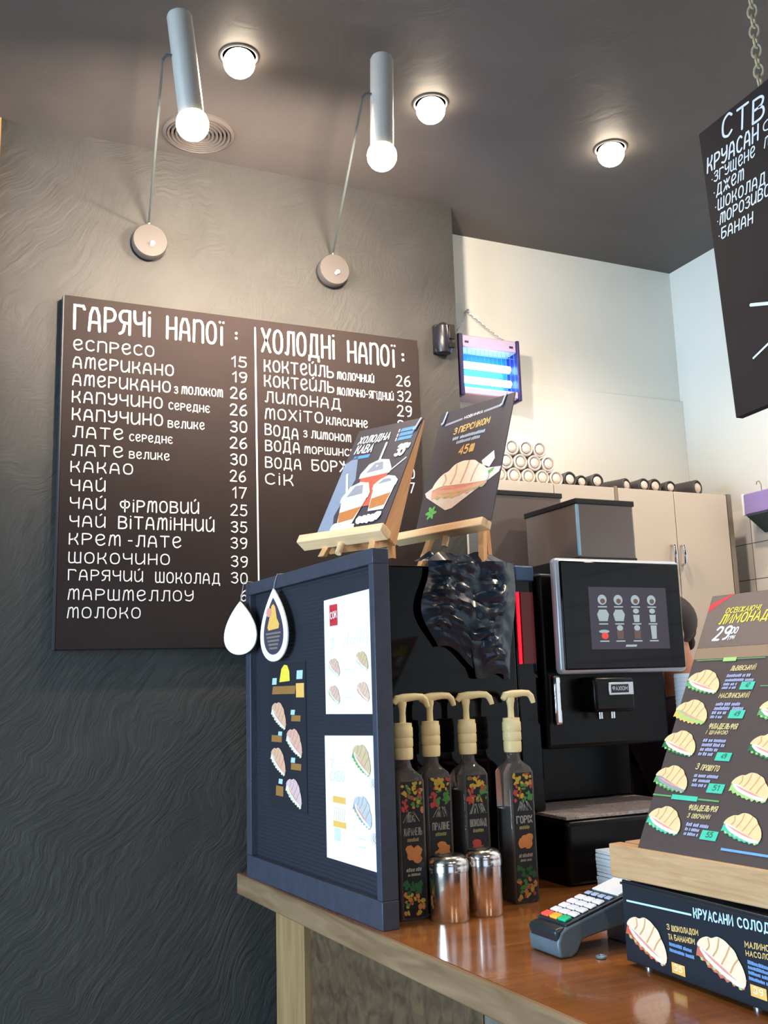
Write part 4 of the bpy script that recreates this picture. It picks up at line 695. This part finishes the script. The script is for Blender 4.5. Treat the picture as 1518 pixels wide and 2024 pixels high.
# ------------------------------------------------------------------ black printed box, wood block and croissant menu
SR = sign_rot(0.0, 0.0)
t = thing('display_box', 'black box with sweet croissant pictures on its front', 'display box', (0.995, 1.325, CT), SR)
MB().box((0, 0.004, 0.007), (0.46, 0.25, 0.122)).build('body', mTermD, t, bevel=0.004)
MB().box((0, 0, 0.006), (0.46, 0.0045, 0.125)).build('front_panel', M('box_front_black', (30, 38, 48), 0.35, var=0.05), t, bevel=0.002)
MB().box((0.0, -0.003, 0.1185), (0.46, 0.0, 0.1215)).build('ridge', mMatte, t)
for x in (0.03, 0.25, 0.43): MB().cyl((x, 0.02, 0), (x, 0.02, 0.008), 0.007, n=14).build('foot', mSilver, t)
mb = MB(); y = -0.0008
mb.mi = 0; ribbon(mb, [Vector((0.012, 0.0955)), Vector((0.156, 0.1010))], 0.0028, y)
for e in T['scale']:
    mb.mi = 0 if e[5] > 0.01 else 1; write(mb, e[0], e[1]+0.003, e[2], e[3]+0.003, e[4], e[5], y, 0.19)
mb.mi = 2
for a in ((0.104, 0.0495, 0.154, 0.0545), (0.104, 0.0415, 0.158, 0.0465), (0.259, 0.0590, 0.32, 0.0640), (0.259, 0.0530, 0.32, 0.0575), (0.259, 0.0465, 0.31, 0.0510), (0.259, 0.0395, 0.31, 0.0440)): tiny(mb, *a, y, 2, 0)
mb.mi = 3; rect2(mb, 0.106, 0.013, 0.134, 0.0275, y); rect2(mb, 0.260, 0.020, 0.288, 0.0345, y)
mb.mi = 4; write(mb, '35', 0.111, 0.017, 0.129, 0.017, 0.008, y-0.0003, 0.16); write(mb, '39', 0.265, 0.024, 0.283, 0.024, 0.008, y-0.0003, 0.16)
mb.build('lettering', [PC('print_ice_white', (190, 220, 240)), pGold, PC('print_text_blue', (110, 150, 205)), pOr, PC('print_price_white', (250, 244, 226))], t, fix=False)
croissant(t, 0.055, 0.050, 0.094, -0.34, pPale, pTerra, PC('print_sugar_bun', (240, 214, 184)), y, 0.58)
croissant(t, 0.211, 0.054, 0.094, -0.30, pPale, PC('print_tomato', (200, 110, 90)), PC('print_sugar_bun', (240, 214, 184)), y, 0.58)
croissant(t, 0.385, 0.055, 0.094, -0.30, pPale, pTerra, PC('print_sugar_bun', (240, 214, 184)), y, 0.46)
MR = sign_rot(0.10, 0.0)
t = thing('menu_holder', 'thick light oak block holding the tall croissant menu', 'menu holder', (0.988, 1.335, 1.178), MR)
MB().box((-0.004, -0.002, 0.0), (0.36, 0.024, 0.050)).box((-0.004, 0.032, 0.0), (0.36, 0.075, 0.050)).box((-0.004, 0.020, 0.0), (0.36, 0.040, 0.036)).build('block', mOak, t, bevel=0.002)
t = thing('croissant_menu', 'tall leaning brown menu card of savoury croissants and lemonades', 'menu', (1.0, 1.28, 1.235), sign_rot(0.1, 0.5))
MB().box((0, 0, -0.010), (0.297, 0.002, 0.435)).build('card', mMenuC if 'mMenuC' in globals() else pMenu, t)
mb = MB(); y = -0.0006
mb.mi = 0; rect2(mb, 0.001, 0.335, 0.296, 0.434, y); mb.mi = 1; rect2(mb, 0.001, 0.3135, 0.296, 0.3345, y)
mb.mi = 2; poly2(mb, [(0.001, 0.403), (0.001, 0.417), (0.040, 0.434), (0.048, 0.434)], y-0.0002)
mb.build('header_bands', [pMenuTop, pBand, pRed], t, fix=False)
mb = MB(); y = -0.0012
for k_, e in enumerate(T['menu']):
    tx = e[0]; price = tx.isdigit() and e[5] < 0.0095
    mb.mi = 1 if tx in ('ЛИМОНАДИ', 'ОСВІЖАЮЧІ') else (0 if tx in ('29', '00', 'ГРН') else (4 if price else 2))
    if price: mb.mi = 3; rect2(mb, e[1]-0.010, e[2]-0.0035, e[3]+0.008, e[2]+e[5]+0.0025, y, 0.002); mb.mi = 4
    write(mb, *e, y=y-(0.0004 if price else 0), wt=0.155, slant=0.22)
mb.mi = 5
for a in ((0.080, 0.2790, 0.128, 0.2845), (0.079, 0.2715, 0.136, 0.2765), (0.078, 0.2645, 0.106, 0.2695), (0.077, 0.2585, 0.106, 0.2630), (0.074, 0.2300, 0.123, 0.2355), (0.073, 0.2225, 0.131, 0.2285), (0.071, 0.2155, 0.101, 0.2210), (0.070, 0.2085, 0.095, 0.2135), (0.069, 0.1690, 0.115, 0.1745), (0.069, 0.1615, 0.115, 0.1670), (0.068, 0.1540, 0.104, 0.1595), (0.067, 0.1465, 0.097, 0.1520), (0.071, 0.1115, 0.119, 0.1165), (0.071, 0.1040, 0.106, 0.1090), (0.071, 0.0965, 0.101, 0.1015), (0.082, 0.0355, 0.126, 0.0410), (0.082, 0.0285, 0.111, 0.0335), (0.082, 0.0215, 0.111, 0.0265)): tiny(mb, *a, y, 3, 0.2)
for zb in (0.255, 0.197, 0.137, 0.065):
    mb.mi = 5
    for k in range(4): tiny(mb, 0.232, zb-k*0.0078, 0.285, zb+0.0055-k*0.0078, y, 3, 0.2)
    mb.mi = 2; tiny(mb, 0.232, zb+0.010, 0.28, zb+0.018, y, 2, 0.2)
    mb.mi = 3; rect2(mb, 0.262, zb-0.032, 0.284, zb-0.021, y-0.0002, 0.002)
mb.mi = 6; rect2(mb, 0.0, 0.0765, 0.038, 0.0790, y); rect2(mb, 0.091, 0.0760, 0.131, 0.0785, y); rect2(mb, 0.009, 0.3105, 0.063, 0.3120, y-0.0003); rect2(mb, 0.090, 0.3105, 0.146, 0.3120, y-0.0003); rect2(mb, 0.150, 0.262, 0.29, 0.2635, y-0.0003)
mb.mi = 3; rect2(mb, 0.039, 0.0735, 0.090, 0.0810, y); mb.mi = 7; rect2(mb, 0.064, 0.3075, 0.090, 0.3145, y-0.0003)
mb.mi = 8; rect2(mb, 0.156, 0.0075, 0.285, 0.0110, y)
mb.build('lettering', [mPaper, pYel, PC('print_sand', (222, 200, 140)), pTeal, pDGreen, pLil, pGreen, pMint, PC('print_sky_line', (110, 160, 200))], t, fix=False)
CR = ((0.038, 0.272, pPale, pGreen), (0.031, 0.219, pMint, pOr), (0.026, 0.165, pPale, pDGreen), (0.030, 0.106, pGrey, pGreen), (0.040, 0.040, pPale, pTeal), (0.195, 0.222, mPaper, pGreen), (0.195, 0.165, mPaper, pDGreen), (0.180, 0.103, pPale, pMint), (0.185, 0.043, mPaper, pTeal))
for cx, cz, f_, l_ in CR: croissant(t, cx, cz, 0.070, -0.20, f_, l_, PC('print_menu_bun', (228, 198, 148)), y, 0.60)
# paper napkins behind the terminal, white cups right of the machine
mb = MB(); rnd = random.Random(5)
for k in range(11): a = rnd.uniform(-.003, .003); mb.box((1.29+a, 1.70+a, CT+k*0.0075), (1.42+a, 1.80+a, CT+0.0068+k*0.0075), rz=rnd.uniform(-.02, .02))
tag(mb.build('napkin_stack', mPaperB, bevel=0.0008), 'stack of white paper napkins between coffee machine and card terminal', 'napkins')
for (cx, cy, n_) in ((1.695, 1.93, 34),):
    mb = MB(); mb.lathe([(0.028, 0), (0.036, 0.085)]+[p for k in range(n_) for p in ((0.0375, 0.087+k*0.0105), (0.0365, 0.090+k*0.0105), (0.036, 0.0965+k*0.0105))], n=28)
    tag(mb.build('paper_cup_stack', mPaperB, loc=(cx, cy, CT)), 'tall stack of white paper cups right of the coffee machine', 'paper cups')
# ------------------------------------------------------------------ hanging chalkboard
t = thing('hanging_board', 'black chalkboard with croissant toppings hanging on a chain', 'chalkboard', (1.3, 1.329, 1.94), sign_rot(0, 0))
rr = Matrix.Rotation(-math.radians(2.6), 4, 'Y'); T3 = Matrix.Translation((0.027, 0, 0)) @ rr
MB().box((0, 0, 0), (0.80, 0.016, 0.573), mat=T3).build('board_panel', mChalk, t, bevel=0.001)
mb = MB()
for e in T['hang']: write(mb, *e, y=-0.0006, wt=0.13 if e[5] < .04 else 0.11, slant=0.15, jit=0.02, pr=False)
mb.mi = 0; ribbon(mb, [Vector((0.088, 0.192)), Vector((0.160, 0.170))], 0.006, -0.0006); ribbon(mb, [Vector((0.082, 0.095)), Vector((0.150, 0.122))], 0.004, -0.0006)
mb.build('lettering', mWhite2, t, fix=False)
for cxn in (0.152, 0.70):
    zt0 = 0.573+cxn*0.045+0.004; n_ = int((CE-1.94-zt0)/0.021); mb = MB()
    for k in range(n_+1):
        z = zt0+(CE-1.94-zt0)*(k+0.5)/(n_+1); mb.torus((cxn+0.0, 0.008, z), 0.0085, 0.0021, Matrix.Rotation((k % 2)*PI/2+0.4, 3, 'Z') @ Matrix.Rotation(PI/2, 3, 'Y'), 14, 6, 1.45)
    mb.build('chain', M('pale_chain_metal', (190, 178, 150), 0.35, metal=0.5), t)
# ------------------------------------------------------------------ far wall: insect killer, sensor, cabinets, cup sleeves
t = thing('insect_killer', 'glowing blue electric insect killer lamp hanging on the far wall', 'insect killer', (1.447, 2.56, 2.373))
MB().box((0.006, 0.06, 0.004), (0.212, 0.075, 0.178)).build('back_plate', mBlue, t)
MB().box((0.012, 0, 0.146), (0.208, 0.085, 0.186)).build('top_housing', mZapW, t, bevel=0.004)
MB().box((0.012, 0, -0.006), (0.208, 0.085, 0.018)).build('bottom_housing', mZapW, t, bevel=0.004)
MB().box((-0.004, -0.004, -0.012), (0.012, 0.088, 0.188)).build('end_cap', mZapD, t, bevel=0.003)
MB().box((0.208, -0.004, -0.012), (0.219, 0.088, 0.188)).build('end_cap', mZapD, t, bevel=0.003)
for z in (0.100, 0.052): MB().cyl((0.014, 0.035, z), (0.200, 0.035, z), 0.0115, n=16).build('uv_tube', mTubeL, t)
mb = MB()
for k in range(13): mb.cyl((0.018+k*0.0155, 0.010, 0.018), (0.018+k*0.0155, 0.010, 0.146), 0.0007, n=6)
for z in (0.03, 0.076, 0.128): mb.cyl((0.012, 0.009, z), (0.208, 0.009, z), 0.0008, n=6)
mb.build('front_grid', mZapG, t)
mb = MB(); mb.box((0.020, -0.001, 0.160), (0.034, 0.0, 0.167)); mb.box((0.182, -0.001, 0.160), (0.196, 0.0, 0.167)); mb.build('slots', mZapD, t)
mb = MB(); top = Vector((0.083, 0.088, 0.302))
for s, e in ((0, Vector((0.004, 0.04, 0.188))), (1, Vector((0.205, 0.04, 0.188)))):
    n_ = 16 if s == 0 else 20
    for k in range(n_):
        p = top.lerp(e, (k+.5)/n_); d = (e-top).normalized(); q = d.to_track_quat('X', 'Z').to_matrix() @ Matrix.Rotation((k % 2)*PI/2, 3, 'X')
        mb.torus(p, 0.0034 if s else 0.003, 0.0008, q, 10, 5, 1.5)
mb.build('chain', mSilver, t)
MB().cyl((0.083, 0.10, 0.303), (0.083, 0.078, 0.305), 0.0035, n=10).build('nail', mSilver, t)
dl = bpy.data.lights.new('uv_glow', 'POINT'); dl.energy = 0.55; dl.color = (0.28, 0.32, 1.0); dl.shadow_soft_size = 0.03
ol = bpy.data.objects.new('uv_glow', dl); COL.objects.link(ol); ol.location = (1.55, 2.53, 2.45)
t = thing('door_sensor', 'black curved plastic sensor box at the edge of the grey wall', 'sensor', (1.347, 2.5, 2.452))
MB().lathe([(0.001, -0.0), (0.022, 0.004), (0.029, 0.03), (0.030, 0.06), (0.026, 0.085), (0.010, 0.098), (0.001, 0.099)], (0, -0.022, 0), n=28).build('shell', M('sensor_gloss', (26, 26, 36), 0.3), t)
MB().box((-0.026, -0.022, 0.006), (0.026, 0.0, 0.094)).build('wall_mount', mMatte, t, bevel=0.004)
MB().box((0.004, -0.053, 0.014), (0.024, -0.044, 0.030)).box((0.004, -0.054, 0.040), (0.024, -0.047, 0.086)).build('lens', mBlack, t, bevel=0.002)
def cabinet(x0, x1, label):
    t = thing('tall_cabinet', label, 'cabinet', (x0, 2.36, 0), group='beige kitchen cabinets')
    w = x1-x0; MB().box((0, 0.018, 0), (w, 0.30, 2.055)).build('body', mCab, t)
    hw = w/2
    for k in (0, 1):
        d = MB().box((k*hw+0.0015, 0, 0.10), ((k+1)*hw-0.0015, 0.0175, 2.053)).build('door', mCab, t, bevel=0.001)
        hx = hw+(-0.045 if k == 0 else 0.012)+(0.0 if k else 0.02)
        MB().tube([(hx, 0.0, 1.885), (hx-0.002, -0.018, 1.880), (hx-0.004, -0.022, 1.855), (hx-0.003, -0.018, 1.828), (hx, 0.0, 1.822)], [0.004, 0.0055, 0.006, 0.0055, 0.004], 10).build('handle', mChrome, d)
cabinet(1.412, 1.846, 'left beige tall cabinet with the pale cup sleeves on top')
cabinet(1.858, 2.284, 'right beige tall cabinet by the tiled wall')
MB_ = MB().box((2.285, 2.36, 0), (2.303, 2.66, 2.056)); tag(MB_.build('cabinet_side_panel', mAlu), 'narrow aluminium edged side panel at the right end of the cabinets', 'panel')
MB_ = MB().box((1.8465, 2.361, 0), (1.8575, 2.66, 2.058)); tag(MB_.build('cabinet_divider', mAlu), 'thin aluminium divider strip between the two tall cabinets', 'panel')
def sleeve(x, y, z, r, L, yaw, m, label, group, pitch=0.0):
    d = Vector((-math.sin(yaw)*math.cos(pitch), -math.cos(yaw)*math.cos(pitch), math.sin(pitch)))
    t = thing('cup_sleeve', label, 'cup stack', (x, y, z), (0, 0, 0), group)
    prof = [(0.001, 0.0), (r*0.8, 0.001)]
    n_ = int(L/0.012)
    for k in range(n_): prof += [(r*(0.93+0.04*k/n_), 0.003+k*0.012), (r*(0.98+0.02*k/n_), 0.010+k*0.012)]
    prof += [(r, L), (r*0.86, L+0.004), (r*0.6, L-0.004), (r*0.35, L+0.002), (0.001, L+0.003)]
    MB().lathe(prof, (0, 0, 0), d, 24).build('cups', m, t)
    MB().lathe([(r*0.62, L+0.0008), (r*0.42, L+0.006), (0.001, L+0.0075)], (0, 0, 0), d, 20).build('cup_end', mCup, t)
k = 0; zt = 2.055
rows = [(0.0245, [1.478, 1.527, 1.576, 1.625, 1.674], 0), (0.067, [1.502, 1.551, 1.600, 1.648], 1), (0.109, [1.524, 1.573, 1.620], 2)]
pos = ('bottom', 'middle', 'top')
for dz, xs, ri in rows:
    for j, x in enumerate(xs):
        sleeve(x, 2.60, zt+dz+0.001, 0.0235, 0.19, 0.0, mCup, '%s white cup sleeve in the %s row of the pile on the left cabinet' % (('leftmost', 'second', 'third', 'fourth', 'fifth')[j], pos[ri]), 'white cup sleeves piled on the left cabinet')
DK = ((1.722, 0.0, 0.21, 0.024, 'beside the white pile'), (1.772, 0.0, 0.20, 0.021, 'second from the white pile'), (1.822, 0.0, 0.21, 0.024, 'just left of the divider'), (1.880, -0.35, 0.20, 0.023, 'slanting right of the divider'), (2.000, 0.0, 0.21, 0.022, 'in the middle of the right cabinet'), (2.052, 0.0, 0.20, 0.024, 'above the door gap'), (2.104, 0.0, 0.21, 0.021, 'right of the door gap'), (2.160, -0.30, 0.21, 0.027, 'thickest, slanting by the right end'))
for x, yaw, L, r_, lb in DK: sleeve(x, 2.62, zt+r_+0.002, r_, L, yaw, mCupD, 'dark grey cup sleeve on the cabinet top, '+lb, 'dark cup sleeves on the cabinets')
# lavender sign box on the tiled wall
t = thing('wall_box', 'lavender and white box hanging from a wire hook on the tiled wall', 'wall box', (2.4, 2.22, 1.985))
MB().box((-0.075, 0, 0.0), (-0.001, 0.11, 0.066)).build('box', mPurple, t, bevel=0.003)
MB().box((-0.075, 0.1105, -0.002), (-0.001, 0.120, 0.068)).build('side_cap', mPaper, t, bevel=0.002)
MB().prism([(-0.072, 0, -0.001), (-0.072, 0.105, -0.001), (-0.002, 0.105, -0.05), (-0.002, 0, -0.05)], (0, 0, -0.004)).build('lower_flap', M('flap_green_grey', (70, 84, 84), 0.4), t)
MB().tube([(-0.03, 0.075, 0.066), (-0.03, 0.075, 0.095), (-0.03, 0.082, 0.108), (-0.03, 0.092, 0.106), (-0.03, 0.094, 0.098)], 0.0016, 8).build('wire_hook', mAlu, t)
# ------------------------------------------------------------------ person behind the machine, facing left with the head bent
PX, PY = 1.868, 2.12
def skin(name, verts, edges, rad, mat, parent, root=0, sub=2):
    me = bpy.data.meshes.new(name); me.from_pydata([Vector(v) for v in verts], edges, []); me.materials.append(mat)
    o = bpy.data.objects.new(name, me); COL.objects.link(o); o.parent = parent
    sk = o.modifiers.new('skin', 'SKIN'); sk.use_smooth_shade = True
    if not me.skin_vertices: 
        bpy.context.view_layer.update()
    for i, r in enumerate(rad):
        v = me.skin_vertices[0].data[i]; v.radius = r if isinstance(r, tuple) else (r, r); v.use_root = (i == root)
    s = o.modifiers.new('sub', 'SUBSURF'); s.levels = s.render_levels = sub
    return o
t = thing('person', 'person with dark hair in a plum shirt working behind the coffee machine', 'person', (PX, PY, -0.0))
t.scale = (1, 1, 0.975)
V = []; E_ = []; Rr = []
def add(p, r, frm=None):
    V.append(p); Rr.append(r); 
    if frm is not None: E_.append((frm, len(V)-1))
    return len(V)-1
pel = add((0.02, 0, 0.98), (0.13, 0.10)); wa = add((0.02, 0, 1.12), (0.12, 0.09), pel); ch = add((0.0, 0, 1.30), (0.14, 0.10), wa); sh = add((-0.01, 0, 1.42), (0.10, 0.08), ch)
nk = add((-0.03, 0, 1.50), 0.052, sh); n2_ = add((-0.06, 0, 1.565), 0.055, nk); hd1 = add((-0.10, 0, 1.62), (0.078, 0.085), n2_); hd2 = add((-0.115, 0, 1.68), (0.072, 0.080), hd1)
for s in (-1, 1):
    a = add((-0.005, s*0.16, 1.41), 0.052, sh); b = add((0.0, s*0.185, 1.16), 0.043, a); c = add((-0.09, s*0.13, 1.15), 0.030, b); h_ = add((-0.12, s*0.10, 1.16), (0.024, 0.034), c)
    for f in range(4):
        L = (0.072, 0.080, 0.076, 0.060)[f]; q = add((-0.145, s*0.10+(f-1.5)*0.019, 1.16), 0.0095, h_); q = add((-0.145-L*0.4, s*0.10+(f-1.5)*0.020, 1.15), 0.0088, q); add((-0.145-L*0.5, s*0.10+(f-1.5)*0.020, 1.12), 0.0078, q)
    q = add((-0.12, s*0.10-s*0.04, 1.15), 0.011, h_); add((-0.15, s*0.10-s*0.055, 1.14), 0.0095, q)
    l = add((0.02, s*0.09, 0.88), 0.088, pel); k_ = add((0.01, s*0.10, 0.50), 0.058, l); an = add((0.03, s*0.10, 0.10), 0.038, k_); add((-0.10, s*0.11, 0.035), 0.035, an)
body = skin('body', V, E_, Rr, mSkin, t)
mb = MB(); mb.sphere((-0.205, 0, 1.635), 0.014, 10, 8, (1, .8, 1.3)); mb.mi = 1; mb.sphere((-0.186, 0.03, 1.66), 0.008, 8, 6); mb.sphere((-0.186, -0.03, 1.66), 0.008, 8, 6); mb.mi = 2; mb.box((-0.196, -0.02, 1.588), (-0.186, 0.02, 1.594)); mb.mi = 0; mb.sphere((-0.10, 0.083, 1.635), 0.018, 10, 8, (.8, .4, 1.3)); mb.sphere((-0.10, -0.083, 1.635), 0.018, 10, 8, (.8, .4, 1.3))
mb.build('face', [mSkin, mKey, pTerra], t)
mb = MB(); mb.sphere((-0.085, 0, 1.675), 0.094, 24, 16, (1.02, 0.95, 0.88)); mb.sphere((-0.016, 0, 1.650), 0.036, 16, 12, (1.0, 1.0, 1.0)); mb.sphere((0.004, 0, 1.618), 0.016, 12, 8, (1, 1, 1.4)); mb.build('hair', mHair, t)
Vs = [(0.02, 0, 0.93), (0.02, 0, 1.12), (0.0, 0, 1.30), (-0.01, 0, 1.435), (-0.034, 0, 1.515), (-0.005, -0.165, 1.40), (0.0, -0.186, 1.17), (-0.005, 0.165, 1.40), (0.0, 0.186, 1.17), (-0.08, -0.135, 1.15), (-0.08, 0.135, 1.15)]
skin('shirt', Vs, [(0, 1), (1, 2), (2, 3), (3, 4), (3, 5), (5, 6), (3, 7), (7, 8), (6, 9), (8, 10)], [(0.15, 0.12), (0.145, 0.115), (0.172, 0.13), (0.145, 0.12), (0.082, 0.082), 0.074, 0.060, 0.074, 0.060, 0.046, 0.046], mShirt, t)
Vt = [(0.02, 0, 0.98), (0.02, -0.09, 0.86), (0.01, -0.10, 0.50), (0.03, -0.10, 0.12), (0.02, 0.09, 0.86), (0.01, 0.10, 0.50), (0.03, 0.10, 0.12)]
skin('trousers', Vt, [(0, 1), (1, 2), (2, 3), (0, 4), (4, 5), (5, 6)], [(0.15, 0.125), 0.10, 0.072, 0.058, 0.10, 0.072, 0.058], mTrouser, t)
for s in (-1, 1): MB().sphere((-0.035, s*0.108, 0.045), 0.05, 16, 10, (2.0, 0.9, 0.9)).build('shoe', mMatte, t)
